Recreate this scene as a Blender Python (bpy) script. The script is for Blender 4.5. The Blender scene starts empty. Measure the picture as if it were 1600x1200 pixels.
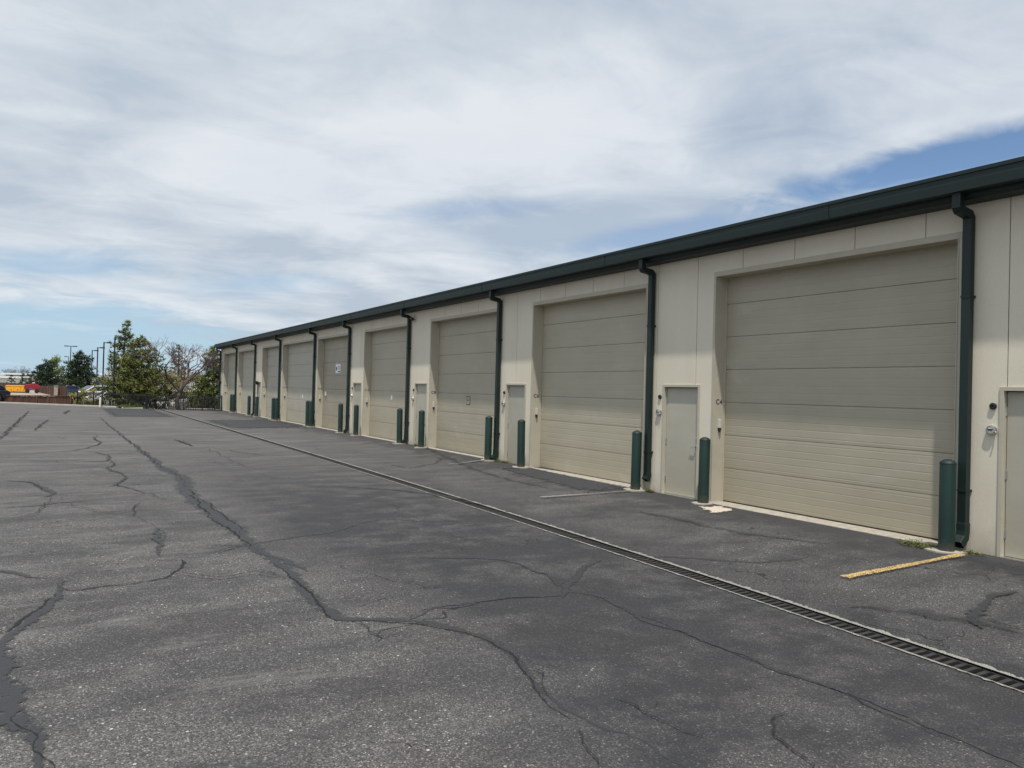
import bpy, bmesh, math, random
from mathutils import Vector, Matrix, noise as mnoise
R = random.Random(7)
sc = bpy.context.scene
COL = sc.collection
rad = math.radians

# ------------------------------------------------------------------ camera model (metres, camera above the origin)
F, YAW, PITCH, ROLL, H = 1193.39 / 1600, 0.53322, 0.0100685, 0.0256870, 1.866
D = 9.935                                   # distance of the garage facade
fw = Vector((math.sin(YAW) * math.cos(PITCH), math.cos(YAW) * math.cos(PITCH), math.sin(PITCH)))
r0 = Vector((math.cos(YAW), -math.sin(YAW), 0)); u0 = r0.cross(fw)
rt = math.cos(ROLL) * r0 + math.sin(ROLL) * u0
up = -math.sin(ROLL) * r0 + math.cos(ROLL) * u0
cam_d = bpy.data.cameras.new('camera'); cam = bpy.data.objects.new('camera', cam_d); COL.objects.link(cam)
cam_d.sensor_width = 36; cam_d.lens = 36 * F; cam_d.clip_start = .05; cam_d.clip_end = 6000
cam.matrix_world = Matrix(((rt.x, up.x, -fw.x, 0), (rt.y, up.y, -fw.y, 0), (rt.z, up.z, -fw.z, H), (0, 0, 0, 1)))
sc.camera = cam

def ray(px, py):                            # photo pixel (1600 x 1200) -> direction, unit depth along the view axis
    return fw + rt * ((px - 800) / 1193.39) - up * ((py - 600) / 1193.39)
def pt(px, py, depth):
    return Vector((0, 0, H)) + ray(px, py) * depth
def smooth(a, b, x):
    t = max(0, min(1, (x - a) / (b - a))); return t * t * (3 - 2 * t)
DRX = 5.95                                  # trench drain line: the lot falls gently towards it
def gz(x, y):
    dip = .24 * math.exp(-max(y, 1.2) / 5.6)
    z = -dip * max(0, 1 - abs(x - DRX) / 3.5)
    z += .05 * smooth(11, 20, y) * smooth(8.6, 9.5, x)
    return z
def gnd(px, py):
    d = ray(px, py); z = 0
    for _ in range(12):
        t = (z - H) / d.z; z = gz(t * d.x, t * d.y)
    return Vector((t * d.x, t * d.y, z))

# ------------------------------------------------------------------ mesh helpers
class MB:
    def __init__(s): s.v = []; s.f = []; s.uv = None
    def quad(s, a, b, c, d):
        n = len(s.v); s.v += [tuple(a), tuple(b), tuple(c), tuple(d)]; s.f.append((n, n + 1, n + 2, n + 3)); return s
    def tri(s, a, b, c):
        n = len(s.v); s.v += [tuple(a), tuple(b), tuple(c)]; s.f.append((n, n + 1, n + 2)); return s
    def box(s, x0, x1, y0, y1, z0, z1, M=None):
        n = len(s.v)
        p = [Vector((x, y, z)) for z in (z0, z1) for y in (y0, y1) for x in (x0, x1)]
        if M: p = [M @ q for q in p]
        s.v += [tuple(q) for q in p]
        for f in ((0, 2, 3, 1), (4, 5, 7, 6), (0, 1, 5, 4), (2, 6, 7, 3), (0, 4, 6, 2), (1, 3, 7, 5)):
            s.f.append(tuple(n + i for i in f))
        return s
    def tube(s, pts, rads, n=8, cap=True):
        pts = [Vector(p) for p in pts]
        if not hasattr(rads, '__len__'): rads = [rads] * len(pts)
        rings = []
        for i, p in enumerate(pts):
            t = (pts[min(i + 1, len(pts) - 1)] - pts[max(i - 1, 0)]).normalized()
            a = t.orthogonal().normalized() if i == 0 else (pa - t * pa.dot(t)).normalized()
            pa = a; b = t.cross(a)
            k = len(s.v); rings.append(k)
            s.v += [tuple(p + (a * math.cos(2 * math.pi * j / n) + b * math.sin(2 * math.pi * j / n)) * rads[i]) for j in range(n)]
        for k0, k1 in zip(rings, rings[1:]):
            s.f += [(k0 + j, k0 + (j + 1) % n, k1 + (j + 1) % n, k1 + j) for j in range(n)]
        if cap:
            s.f.append(tuple(rings[0] + j for j in reversed(range(n)))); s.f.append(tuple(rings[-1] + j for j in range(n)))
        return s
    def prism(s, prof, a0, a1, axis='y', M=None):
        # prof: closed (p,q) outline; axis y -> (x,z) profile swept along y ; axis x -> (y,z) ; axis z -> (x,y)
        n = len(s.v); m = len(prof)
        for a in (a0, a1):
            for p, q in prof:
                v = Vector({'y': (p, a, q), 'x': (a, p, q), 'z': (p, q, a)}[axis])
                s.v.append(tuple(M @ v if M else v))
        s.f += [(n + i, n + (i + 1) % m, n + m + (i + 1) % m, n + m + i) for i in range(m)]
        s.f.append(tuple(n + i for i in reversed(range(m)))); s.f.append(tuple(n + m + i for i in range(m)))
        return s
    def lathe(s, prof, n=24, c=(0, 0, 0), M=None):
        k = len(s.v); m = len(prof)
        for r, z in prof:
            for j in range(n):
                a = 2 * math.pi * j / n
                v = Vector((c[0] + r * math.cos(a), c[1] + r * math.sin(a), c[2] + z))
                s.v.append(tuple(M @ v if M else v))
        for i in range(m - 1):
            s.f += [(k + i * n + j, k + i * n + (j + 1) % n, k + (i + 1) * n + (j + 1) % n, k + (i + 1) * n + j) for j in range(n)]
        s.f.append(tuple(k + j for j in reversed(range(n)))); s.f.append(tuple(k + (m - 1) * n + j for j in range(n)))
        return s
    def build(s, name, mat, parent=None, smooth_a=None, bevel=0, fix=True):
        me = bpy.data.meshes.new(name); me.from_pydata(s.v, [], s.f)
        if s.uv:
            l = me.uv_layers.new(name='UVMap')
            for lp in me.loops: l.data[lp.index].uv = s.uv[lp.vertex_index]
        if fix:
            bm = bmesh.new(); bm.from_mesh(me); bmesh.ops.recalc_face_normals(bm, faces=bm.faces); bm.to_mesh(me); bm.free()
        me.materials.append(mat)
        if smooth_a:
            me.polygons.foreach_set('use_smooth', [True] * len(me.polygons))
            try: me.set_sharp_from_angle(angle=rad(smooth_a))
            except Exception: pass
        o = bpy.data.objects.new(name, me); COL.objects.link(o)
        if parent: o.parent = parent
        if bevel:
            md = o.modifiers.new('bevel', 'BEVEL'); md.width = bevel; md.segments = 2; md.limit_method = 'ANGLE'
        return o
def tag(o, label=None, cat=None, group=None, kind=None):
    if label: o['label'] = label
    if cat: o['category'] = cat
    if group: o['group'] = group
    if kind: o['kind'] = kind
    return o
def empty(name, loc=(0, 0, 0), rz=0):
    o = bpy.data.objects.new(name, None); COL.objects.link(o); o.location = loc; o.rotation_euler.z = rz
    o.empty_display_size = .1
    return o
def copy_tree(o, parent=None):
    c = o.copy(); COL.objects.link(c)
    if parent: c.parent = parent
    for ch in list(o.children): copy_tree(ch, c)
    return c

# ------------------------------------------------------------------ materials
def mat(name):
    m = bpy.data.materials.new(name); m.use_nodes = True
    nt = m.node_tree; b = nt.nodes['Principled BSDF']
    return m, nt, b
def N(nt, typ, **kw):
    n = nt.nodes.new(typ)
    for k, v in kw.items():
        if k.startswith('i_'):
            key = k[2:]; key = int(key) if key.isdigit() else key.replace('_', ' ')
            n.inputs[key].default_value = v
        else: setattr(n, k, v)
    return n
def math_(nt, op, a, b=None, c=None, clamp=False):
    n = nt.nodes.new('ShaderNodeMath'); n.operation = op; n.use_clamp = clamp
    for i, q in enumerate((a, b, c)):
        if q is None: continue
        if isinstance(q, (int, float)): n.inputs[i].default_value = q
        else: nt.links.new(q, n.inputs[i])
    return n.outputs[0]
def ramp(nt, src, stops, interp='LINEAR'):
    n = nt.nodes.new('ShaderNodeValToRGB'); n.color_ramp.interpolation = interp
    e = n.color_ramp.elements
    while len(e) < len(stops): e.new(.5)
    for q, (p, c) in zip(e, stops):
        q.position = p; q.color = (*c, 1) if len(c) == 3 else (c[0],) * 3 + (1,)
    nt.links.new(src, n.inputs[0]); return n.outputs[0]
def mix(nt, fac, a, b, mode='MIX'):
    n = nt.nodes.new('ShaderNodeMix'); n.data_type = 'RGBA'; n.blend_type = mode
    for i, q in ((0, fac), (6, a), (7, b)):
        if isinstance(q, (int, float)): n.inputs[i].default_value = q
        elif isinstance(q, tuple): n.inputs[i].default_value = (*q, 1)
        else: nt.links.new(q, n.inputs[i])
    return n.outputs[2]
def obco(nt, scale=(1, 1, 1)):
    t = nt.nodes.new('ShaderNodeTexCoord'); m = nt.nodes.new('ShaderNodeMapping'); m.inputs['Scale'].default_value = scale
    nt.links.new(t.outputs['Object'], m.inputs[0]); return m.outputs[0]
def nz(nt, co, scale, detail=4, rough=.55, dist=0):
    n = nt.nodes.new('ShaderNodeTexNoise'); n.inputs['Scale'].default_value = scale; n.inputs['Detail'].default_value = detail
    n.inputs['Roughness'].default_value = rough; n.inputs['Distortion'].default_value = dist
    nt.links.new(co, n.inputs['Vector']); return n.outputs['Fac']
def bump(nt, b, hgt, strength=.3, dist=.01):
    n = nt.nodes.new('ShaderNodeBump'); n.inputs['Strength'].default_value = strength; n.inputs['Distance'].default_value = dist
    nt.links.new(hgt, n.inputs['Height']); nt.links.new(n.outputs[0], b.inputs['Normal'])
def simple(name, col, rough=.6, vary=.12, scale=6, metal=0, bmp=0, bscale=60, streak=False, spec=None):
    m, nt, b = mat(name)
    co = obco(nt, (1, 1, .15) if streak else (1, 1, 1))
    f = nz(nt, co, scale, 5, .6)
    lo = tuple(c * (1 - vary) for c in col); hi = tuple(min(1, c * (1 + vary)) for c in col)
    nt.links.new(ramp(nt, f, [(.3, lo), (.7, hi)]), b.inputs['Base Color'])
    b.inputs['Roughness'].default_value = rough; b.inputs['Metallic'].default_value = metal
    if spec is not None: b.inputs['Specular IOR Level'].default_value = spec
    if bmp: bump(nt, b, nz(nt, obco(nt), bscale, 3), bmp, .004)
    return m

def mk_asphalt():
    m, nt, b = mat('asphalt')
    co = obco(nt)
    sep = N(nt, 'ShaderNodeSeparateXYZ'); nt.links.new(co, sep.inputs[0])
    X, Y = sep.outputs[0], sep.outputs[1]
    v = N(nt, 'ShaderNodeTexVoronoi', i_Scale=120.); nt.links.new(co, v.inputs['Vector'])
    sv = N(nt, 'ShaderNodeSeparateColor'); nt.links.new(v.outputs['Color'], sv.inputs[0])
    v2 = N(nt, 'ShaderNodeTexVoronoi', i_Scale=42.); nt.links.new(co, v2.inputs['Vector'])
    sv2 = N(nt, 'ShaderNodeSeparateColor'); nt.links.new(v2.outputs['Color'], sv2.inputs[0])
    # worn aggregate: dark binder with grey and a few pale stones
    agg = ramp(nt, sv.outputs[0], [(0, (.038, .038, .039)), (.45, (.076, .0755, .0755)), (.8, (.124, .121, .119)), (.96, (.190, .186, .180)), (1, (.36, .355, .34))])
    pale = math_(nt, 'MULTIPLY', math_(nt, 'GREATER_THAN', sv2.outputs[1], .988), math_(nt, 'LESS_THAN', v2.outputs['Distance'], .36))
    agg = mix(nt, pale, agg, (.5, .49, .46))
    # sealed asphalt: darker, bluish, stones mostly covered
    seal = ramp(nt, sv.outputs[0], [(0, (.027, .028, .0305)), (.7, (.036, .037, .040)), (.95, (.048, .049, .052)), (1, (.10, .10, .10))])
    seal = mix(nt, math_(nt, 'MULTIPLY', pale, .3), seal, (.26, .255, .25))
    n1 = nz(nt, obco(nt, (1, .55, 1)), .42, 5, .6, .4); n2 = nz(nt, obco(nt, (.5, 1.6, 1)), .8, 5, .62, .3); n3 = nz(nt, co, 2.3, 6, .65)
    # the sealed lane lies between the long sealed crack and the wall
    e = math_(nt, 'ADD', X, math_(nt, 'MULTIPLY', math_(nt, 'SUBTRACT', n1, .5), 2.2))
    s1 = N(nt, 'ShaderNodeMapRange', interpolation_type='SMOOTHSTEP'); s1.inputs[1].default_value = 1.7; s1.inputs[2].default_value = 3.2; nt.links.new(e, s1.inputs[0])
    fy = N(nt, 'ShaderNodeMapRange', interpolation_type='SMOOTHSTEP'); fy.inputs[1].default_value = 9; fy.inputs[2].default_value = 26; fy.inputs[3].default_value = 1; fy.inputs[4].default_value = .45; nt.links.new(Y, fy.inputs[0])
    blot = ramp(nt, math_(nt, 'ADD', math_(nt, 'MULTIPLY', n2, .6), math_(nt, 'MULTIPLY', n3, .4)), [(.44, (0,)), (.57, (1,))])
    left = math_(nt, 'MULTIPLY', blot, .72)
    rightm = math_(nt, 'MULTIPLY', math_(nt, 'SUBTRACT', 1.12, math_(nt, 'MULTIPLY', blot, .5)), fy.outputs[0])
    wear = mix(nt, s1.outputs[0], left, rightm)
    # traffic-worn, paler ground on the wall side of the drain
    s2 = N(nt, 'ShaderNodeMapRange', interpolation_type='SMOOTHSTEP'); s2.inputs[1].default_value = 6.0; s2.inputs[2].default_value = 6.9; nt.links.new(e, s2.inputs[0])
    wear = mix(nt, s2.outputs[0], wear, math_(nt, 'MULTIPLY', ramp(nt, math_(nt, 'ADD', math_(nt, 'MULTIPLY', n2, .55), math_(nt, 'MULTIPLY', n3, .45)), [(.38, (0,)), (.6, (1,))]), .9))
    col = mix(nt, wear, agg, seal)
    tone = ramp(nt, n3, [(.25, (.82, .82, .82)), (.75, (1.16, 1.14, 1.1))])
    col = mix(nt, 1., col, tone, 'MULTIPLY')
    # far lot, drier and greyer
    fd = N(nt, 'ShaderNodeMapRange', interpolation_type='SMOOTHSTEP'); fd.inputs[1].default_value = 8; fd.inputs[2].default_value = 30; nt.links.new(Y, fd.inputs[0])
    n4 = nz(nt, obco(nt, (.35, 1.5, 1)), 1.1, 6, .65, .3)
    g = ramp(nt, n4, [(.33, (.066, .065, .065)), (.5, (.10, .097, .093)), (.68, (.158, .150, .140))])
    col = mix(nt, math_(nt, 'MULTIPLY', fd.outputs[0], .75), col, g)
    pk = ramp(nt, nz(nt, co, .9, 3, .5), [(.45, (1, 1, 1)), (.7, (1.10, 1.05, 1.02))])
    col = mix(nt, 1., col, pk, 'MULTIPLY')
    col = mix(nt, 1., col, (.95, .935, .93), 'MULTIPLY')
    # bitumen-rich strip along the foot of the wall
    s3 = N(nt, 'ShaderNodeMapRange', interpolation_type='SMOOTHSTEP'); s3.inputs[1].default_value = 8.5; s3.inputs[2].default_value = 9.5; s3.inputs[3].default_value = 0; s3.inputs[4].default_value = .75
    nt.links.new(math_(nt, 'ADD', X, math_(nt, 'MULTIPLY', math_(nt, 'SUBTRACT', n3, .5), 3.0)), s3.inputs[0])
    col = mix(nt, s3.outputs[0], col, (.036, .036, .038))
    # fine open cracks, only here and there
    wv = N(nt, 'ShaderNodeTexNoise', i_Scale=3.2, i_Detail=5.); nt.links.new(co, wv.inputs['Vector'])
    wc = N(nt, 'ShaderNodeVectorMath', operation='MULTIPLY_ADD'); nt.links.new(wv.outputs['Color'], wc.inputs[0]); wc.inputs[1].default_value = (.55, .55, 0); nt.links.new(co, wc.inputs[2])
    vc = N(nt, 'ShaderNodeTexVoronoi', feature='DISTANCE_TO_EDGE', i_Scale=.42); nt.links.new(wc.outputs[0], vc.inputs['Vector'])
    cm = ramp(nt, nz(nt, co, .55, 4, .6), [(.50, (0,)), (.58, (1,))])
    cw = math_(nt, 'LESS_THAN', vc.outputs['Distance'], math_(nt, 'MULTIPLY', math_(nt, 'MULTIPLY', cm, nz(nt, co, 7, 4, .7)), .006))
    col = mix(nt, math_(nt, 'MULTIPLY', cw, .8), col, (.012, .012, .012))
    # oil drips and tyre-dark blotches in front of the doors
    oil = math_(nt, 'MULTIPLY', ramp(nt, nz(nt, co, 1.7, 5, .7, .6), [(.60, (0,)), (.70, (1,))]), .45)
    col = mix(nt, oil, col, (.032, .032, .034))
    lt = math_(nt, 'MULTIPLY', ramp(nt, nz(nt, obco(nt, (.6, 1.8, 1)), 1.3, 6, .7, .5), [(.55, (0,)), (.70, (1,))]), .5)
    lt = math_(nt, 'MULTIPLY', lt, math_(nt, 'SUBTRACT', 1.05, math_(nt, 'MULTIPLY', s1.outputs[0], math_(nt, 'SUBTRACT', .95, math_(nt, 'MULTIPLY', fd.outputs[0], .75)))))
    col = mix(nt, lt, col, (.165, .158, .148))
    nt.links.new(col, b.inputs['Base Color']); b.inputs['Roughness'].default_value = .88; b.inputs['Specular IOR Level'].default_value = .3
    h = math_(nt, 'ADD', math_(nt, 'MULTIPLY', v.outputs['Distance'], -1.), math_(nt, 'MULTIPLY', n3, .8))
    bump(nt, b, h, .5, .006)
    return m

def ragged(name, c0, c1, noise_scale=9, amp=.9, edge=.62, rough=.75, holes=0, across=True, soft=0, tight=.4):
    """strip material: uv.x runs -1..1 across the strip, its edges break up raggedly"""
    m, nt, b = mat(name)
    uv = N(nt, 'ShaderNodeUVMap'); sp = N(nt, 'ShaderNodeSeparateXYZ'); nt.links.new(uv.outputs[0], sp.inputs[0])
    co = obco(nt)
    f = nz(nt, co, noise_scale, 6, .65); f2 = nz(nt, co, noise_scale * 7, 3, .6)
    nt.links.new(ramp(nt, f2, [(.3, c0), (.7, c1)]), b.inputs['Base Color']); b.inputs['Roughness'].default_value = rough
    b.inputs['Specular IOR Level'].default_value = .3
    d = math_(nt, 'ABSOLUTE', sp.outputs[0])
    if not across: d = math_(nt, 'MAXIMUM', d, math_(nt, 'ABSOLUTE', sp.outputs[1]))
    k = math_(nt, 'ADD', d, math_(nt, 'MULTIPLY', math_(nt, 'SUBTRACT', f, .5), amp * 2))
    a = math_(nt, 'LESS_THAN', k, edge)
    if soft:
        mr = N(nt, 'ShaderNodeMapRange', interpolation_type='SMOOTHSTEP'); mr.inputs[1].default_value = edge + tight; mr.inputs[2].default_value = edge - tight; mr.inputs[3].default_value = 0; mr.inputs[4].default_value = soft; nt.links.new(k, mr.inputs[0]); a = mr.outputs[0]
    if holes:
        a = math_(nt, 'MULTIPLY', a, math_(nt, 'GREATER_THAN', math_(nt, 'ADD', math_(nt, 'MULTIPLY', f2, .6), math_(nt, 'MULTIPLY', nz(nt, co, 26, 5, .7), .4)), holes))
    nt.links.new(a, b.inputs['Alpha'])
    return m

def mk_stucco(name='stucco', c=(.69, .635, .515)):
    m, nt, b = mat(name)
    co = obco(nt)
    f = nz(nt, co, .7, 4, .6); g = nz(nt, co, 55, 3, .7)
    base = ramp(nt, f, [(.3, tuple(q * .95 for q in c)), (.7, tuple(min(1, q * 1.03) for q in c))])
    st = ramp(nt, nz(nt, obco(nt, (1.4, 1.4, .16)), 1.2, 4, .6), [(.38, (.968, .963, .955)), (.62, (1, 1, 1))])
    base = mix(nt, 1., base, st, 'MULTIPLY')
    base = mix(nt, 1., base, ramp(nt, g, [(.3, (.93, .93, .93)), (.6, (1, 1, 1))]), 'MULTIPLY')
    # splash dirt with an uneven edge low on the wall
    sp = N(nt, 'ShaderNodeSeparateXYZ'); nt.links.new(co, sp.inputs[0])
    z = math_(nt, 'ADD', sp.outputs[2], math_(nt, 'MULTIPLY', math_(nt, 'SUBTRACT', nz(nt, co, 5, 5, .65), .5), .5))
    mr = N(nt, 'ShaderNodeMapRange'); mr.inputs[1].default_value = -.02; mr.inputs[2].default_value = .38; mr.inputs[3].default_value = .62; mr.inputs[4].default_value = 0; nt.links.new(z, mr.inputs[0])
    base = mix(nt, mr.outputs[0], base, (.36, .31, .235))
    nt.links.new(base, b.inputs['Base Color']); b.inputs['Roughness'].default_value = .9; b.inputs['Specular IOR Level'].default_value = .25
    bump(nt, b, g, .25, .006)
    return m

def mk_door(name, c):
    m, nt, b = mat(name)
    co = obco(nt)
    f = nz(nt, co, .9, 4, .6); g = nz(nt, obco(nt, (1, .5, 1.4)), 70, 3, .6)
    base = ramp(nt, f, [(.3, tuple(q * .94 for q in c)), (.72, tuple(min(1, q * 1.05) for q in c))])
    st = ramp(nt, nz(nt, obco(nt, (1, .35, 2.2)), 2.2, 5, .65), [(.35, (.95, .945, .93)), (.65, (1, 1, 1))])
    base = mix(nt, 1., base, st, 'MULTIPLY')
    sp = N(nt, 'ShaderNodeSeparateXYZ'); nt.links.new(co, sp.inputs[0])
    z = math_(nt, 'ADD', sp.outputs[2], math_(nt, 'MULTIPLY', math_(nt, 'SUBTRACT', nz(nt, co, 3, 5, .65), .5), .8))
    mr = N(nt, 'ShaderNodeMapRange'); mr.inputs[1].default_value = 0; mr.inputs[2].default_value = .9; mr.inputs[3].default_value = .5; mr.inputs[4].default_value = 0; nt.links.new(z, mr.inputs[0])
    base = mix(nt, mr.outputs[0], base, (.33, .29, .2))
    oi = N(nt, 'ShaderNodeObjectInfo'); rv = ramp(nt, oi.outputs['Random'], [(0, (.93, .93, .93)), (1, (1.06, 1.05, 1.04))]); base = mix(nt, 1., base, rv, 'MULTIPLY')
    sc_ = ramp(nt, nz(nt, obco(nt, (1, .8, 7)), 4.5, 6, .75, .4), [(.63, (0,)), (.69, (1,))])
    lo = N(nt, 'ShaderNodeMapRange'); lo.inputs[1].default_value = .2; lo.inputs[2].default_value = 1.5; lo.inputs[3].default_value = .5; lo.inputs[4].default_value = 0.04; nt.links.new(sp.outputs[2], lo.inputs[0])
    base = mix(nt, math_(nt, 'MULTIPLY', sc_, lo.outputs[0]), base, (.20, .18, .14))
    pa = ramp(nt, nz(nt, obco(nt, (1, 1, 1.6)), 1.1, 5, .6), [(.60, (0,)), (.72, (1,))]); base = mix(nt, math_(nt, 'MULTIPLY', pa, .16), base, (.62, .60, .53))
    nt.links.new(base, b.inputs['Base Color']); b.inputs['Roughness'].default_value = .55
    bump(nt, b, g, .12, .004)
    return m

def leafmat(name, c0, c1, c2, scale=1.2, trans=.25):
    m, nt, b = mat(name)
    f = nz(nt, obco(nt), scale, 4, .7)
    nt.links.new(ramp(nt, f, [(.3, c0), (.5, c1), (.72, c2)]), b.inputs['Base Color']); b.inputs['Roughness'].default_value = .65
    b.inputs['Specular IOR Level'].default_value = .25
    return m

ASPHALT = mk_asphalt()
STUCCO = mk_stucco()
TRIM = simple('door_trim_paint', (.44, .405, .32), .6, .05, 3)
DOORM = [mk_door('overhead_door_paint', (.41, .373, .285)), mk_door('overhead_door_paint_tan', (.365, .325, .25)), mk_door('overhead_door_paint_grey', (.44, .415, .34))]
STEEL = mk_door('entry_door_paint', (.42, .40, .33))
GREEN = simple('green_painted_metal', (.0028, .014, .012), .55, .18, 5, bmp=.04, bscale=25)
def mk_sleeve():
    m, nt, b = mat('bollard_green_sleeve'); co = obco(nt)
    base = ramp(nt, nz(nt, co, 4, 5, .6), [(.3, (.0035, .020, .0155)), (.7, (.006, .030, .023))])
    chip = ramp(nt, nz(nt, obco(nt, (1, 1, .45)), 16, 6, .75), [(.635, (0,)), (.67, (1,))])
    base = mix(nt, math_(nt, 'MULTIPLY', chip, .5), base, (.10, .115, .10))
    sp = N(nt, 'ShaderNodeSeparateXYZ'); nt.links.new(co, sp.inputs[0])
    z = math_(nt, 'ADD', sp.outputs[2], math_(nt, 'MULTIPLY', math_(nt, 'SUBTRACT', nz(nt, co, 9, 5, .65), .5), .3))
    mr = N(nt, 'ShaderNodeMapRange'); mr.inputs[1].default_value = 0; mr.inputs[2].default_value = .16; mr.inputs[3].default_value = .6; mr.inputs[4].default_value = 0; nt.links.new(z, mr.inputs[0])
    base = mix(nt, mr.outputs[0], base, (.09, .07, .045))
    nt.links.new(base, b.inputs['Base Color']); b.inputs['Roughness'].default_value = .5
    bump(nt, b, nz(nt, co, 18, 3), .06, .004); return m
GREEN_B = mk_sleeve()
GREEN_R = simple('green_gutter_paint', (.003, .0150, .0125), .6, .2, 3)
CONC = simple('concrete', (.34, .305, .255), .9, .22, 9, bmp=.3, bscale=40)
KERB = simple('curb_concrete', (.36, .335, .29), .9, .15, 4, bmp=.2)
BLACK = simple('black_rubber', (.012, .012, .012), .6, .2)
DARKI = simple('black_iron', (.012, .013, .015), .5, .2)
IRON = simple('grate_iron', (.026, .025, .0245), .65, .35, 14, bmp=.2, bscale=70)
SLOT = simple('drain_channel', (.008, .0075, .007), .95, .3, 20)
CHROME = simple('worn_chrome', (.55, .55, .54), .3, .1, 20, metal=.9)
GREYBOX = simple('pale_grey_plastic', (.55, .53, .47), .5, .06)
PAPER = simple('white_paper', (.8, .8, .82), .7, .03)
INK = simple('dark_print', (.03, .03, .07), .7, .1)
TAR = ragged('crack_sealant', (.030, .031, .0335), (.050, .0505, .053), 13, 1.3, .60, .62, soft=.80, tight=.22)
CRACK = ragged('open_crack', (.010, .010, .010), (.024, .024, .024), 20, 1.5, .55, .95, soft=.8, tight=.2)
PATCH = ragged('fresh_asphalt', (.033, .034, .037), (.054, .055, .058), 6, .8, .80, .8, across=False, soft=.95, tight=.05)
STAIN = ragged('old_seal_smear', (.034, .035, .038), (.055, .056, .058), 4, 1.2, .45, .8, soft=.5)
YELLOW = ragged('yellow_paint', (.50, .33, .10), (.62, .44, .17), 14, .4, .86, .7, holes=.488)
FADED = ragged('faded_white_paint', (.20, .19, .175), (.30, .285, .26), 14, .5, .8, .8, holes=.49, )
CEDGE = ragged('drain_concrete_edge', (.12, .115, .105), (.34, .325, .29), 13, 1.1, .62, .9)
SPILL = ragged('concrete_spill', (.40, .34, .27), (.60, .53, .43), 5, .7, .6, .9, holes=.36, across=False)
def painted(name, c, rough=.5): return simple(name, c, rough, .08, 4)
WHITEP = painted('white_vehicle_paint', (.78, .78, .78), .35)
GLASS = simple('dark_glass', (.015, .02, .025), .1, .1)
TYRE = simple('tyre_rubber', (.018, .018, .018), .8, .2)
BROWN = simple('stained_timber', (.085, .04, .024), .8, .55, 2.2, streak=True, bmp=.2, bscale=12)
BARK = simple('grey_bark', (.085, .065, .05), .9, .35, 7, streak=True)
BARKD = simple('dark_bark', (.045, .034, .026), .9, .3, 7, streak=True)
TWIG = simple('bare_twig_bark', (.075, .05, .043), .9, .3, 3)

# ------------------------------------------------------------------ ground
CURB = [Vector((-60, 131.8)), Vector((-3.9, 69.6)), Vector((3.55, 61.3)), Vector((3.8, 59.6)), Vector((10.4, 58.3)), Vector((40, 57))]
def ycurb(x):
    for a, b in zip(CURB, CURB[1:]):
        if a.x <= x <= b.x: return a.y + (b.y - a.y) * (x - a.x) / (b.x - a.x)
    return CURB[-1].y
GW = .125                                    # half width of the drain slot in the lot sheet
xs = [-60, -30, -15, -8, -4, -2, 0, 1, 2, 2.5, 3, 3.4, 3.55, 3.8, 4.4, 4.9, 5.3, 5.6, DRX - GW], [DRX + GW, 6.3, 6.7, 7.2, 7.8, 8.4, 8.7, 9, 9.3, 9.6, 10.4]
ts = [i / 90 for i in range(91)]
mb = MB()
for cols in xs:
    k = len(mb.v)
    for t in ts:
        for x in cols:
            y = -14 + (ycurb(x) + 14) * t ** 1.6
            mb.v.append((x, y, gz(x, y)))
    n = len(cols)
    for j in range(len(ts) - 1):
        for i in range(n - 1):
            mb.f.append((k + j * n + i, k + j * n + i + 1, k + (j + 1) * n + i + 1, k + (j + 1) * n + i))
lot = mb.build('parking_lot', ASPHALT, smooth_a=60, fix=False); tag(lot, kind='structure')
DIRT = leafmat('dry_ground', (.16, .13, .09), (.22, .18, .13), (.10, .12, .05), .15)
g = MB(); g.quad((-2500, -2500, -.5), (2500, -2500, -.5), (2500, 2500, -.5), (-2500, 2500, -.5))
tag(g.build('ground', DIRT, fix=False), kind='structure')
vg = MB()
for a, b in zip(CURB, CURB[1:]):
    for q in range(6):
        p0, p1 = a.lerp(b, q / 6), a.lerp(b, (q + 1) / 6)
        rows = [(.1, .10), (1.4, .06), (6, -.1), (16, -.35), (40, -.6)]
        for (d0, z0), (d1, z1) in zip(rows, rows[1:]):
            vg.quad((p0.x, p0.y + d0, z0), (p1.x, p1.y + d0, z0), (p1.x, p1.y + d1, z1), (p0.x, p0.y + d1, z1))
VERGE = leafmat('verge_earth', (.13, .10, .07), (.20, .165, .12), (.07, .09, .03), .9)
tag(vg.build('verge', VERGE), kind='structure')
def kerb(name, pts, w, h):
    m = MB()
    prof = [(-w / 2, -.1), (w / 2, -.1), (w / 2, h - .02), (w / 2 - .02, h), (-w / 2 + .02, h), (-w / 2, h - .02)]
    rings = []
    for i, p in enumerate(pts):
        t = (pts[min(i + 1, len(pts) - 1)] - pts[max(i - 1, 0)]).normalized(); nrm = Vector((-t.y, t.x))
        rings.append(len(m.v))
        m.v += [(p.x + nrm.x * q, p.y + nrm.y * q, z) for q, z in prof]
    for k0, k1 in zip(rings, rings[1:]):
        for j in range(6): m.f.append((k0 + j, k0 + (j + 1) % 6, k1 + (j + 1) % 6, k1 + j))
    m.f.append(tuple(rings[0] + j for j in range(6))); m.f.append(tuple(rings[-1] + j for j in range(6)))
    return tag(m.build(name, KERB), kind='structure')
kerb('curb', [Vector((-14, 80.8)), Vector((-3.9, 69.6)), Vector((0, 65.3)), Vector((3.55, 61.35))], .3, .10)
kerb('curb', [Vector((3.7, 59.85)), Vector((6.5, 59.2)), Vector((9.6, 58.55))], .2, .09)

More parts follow.
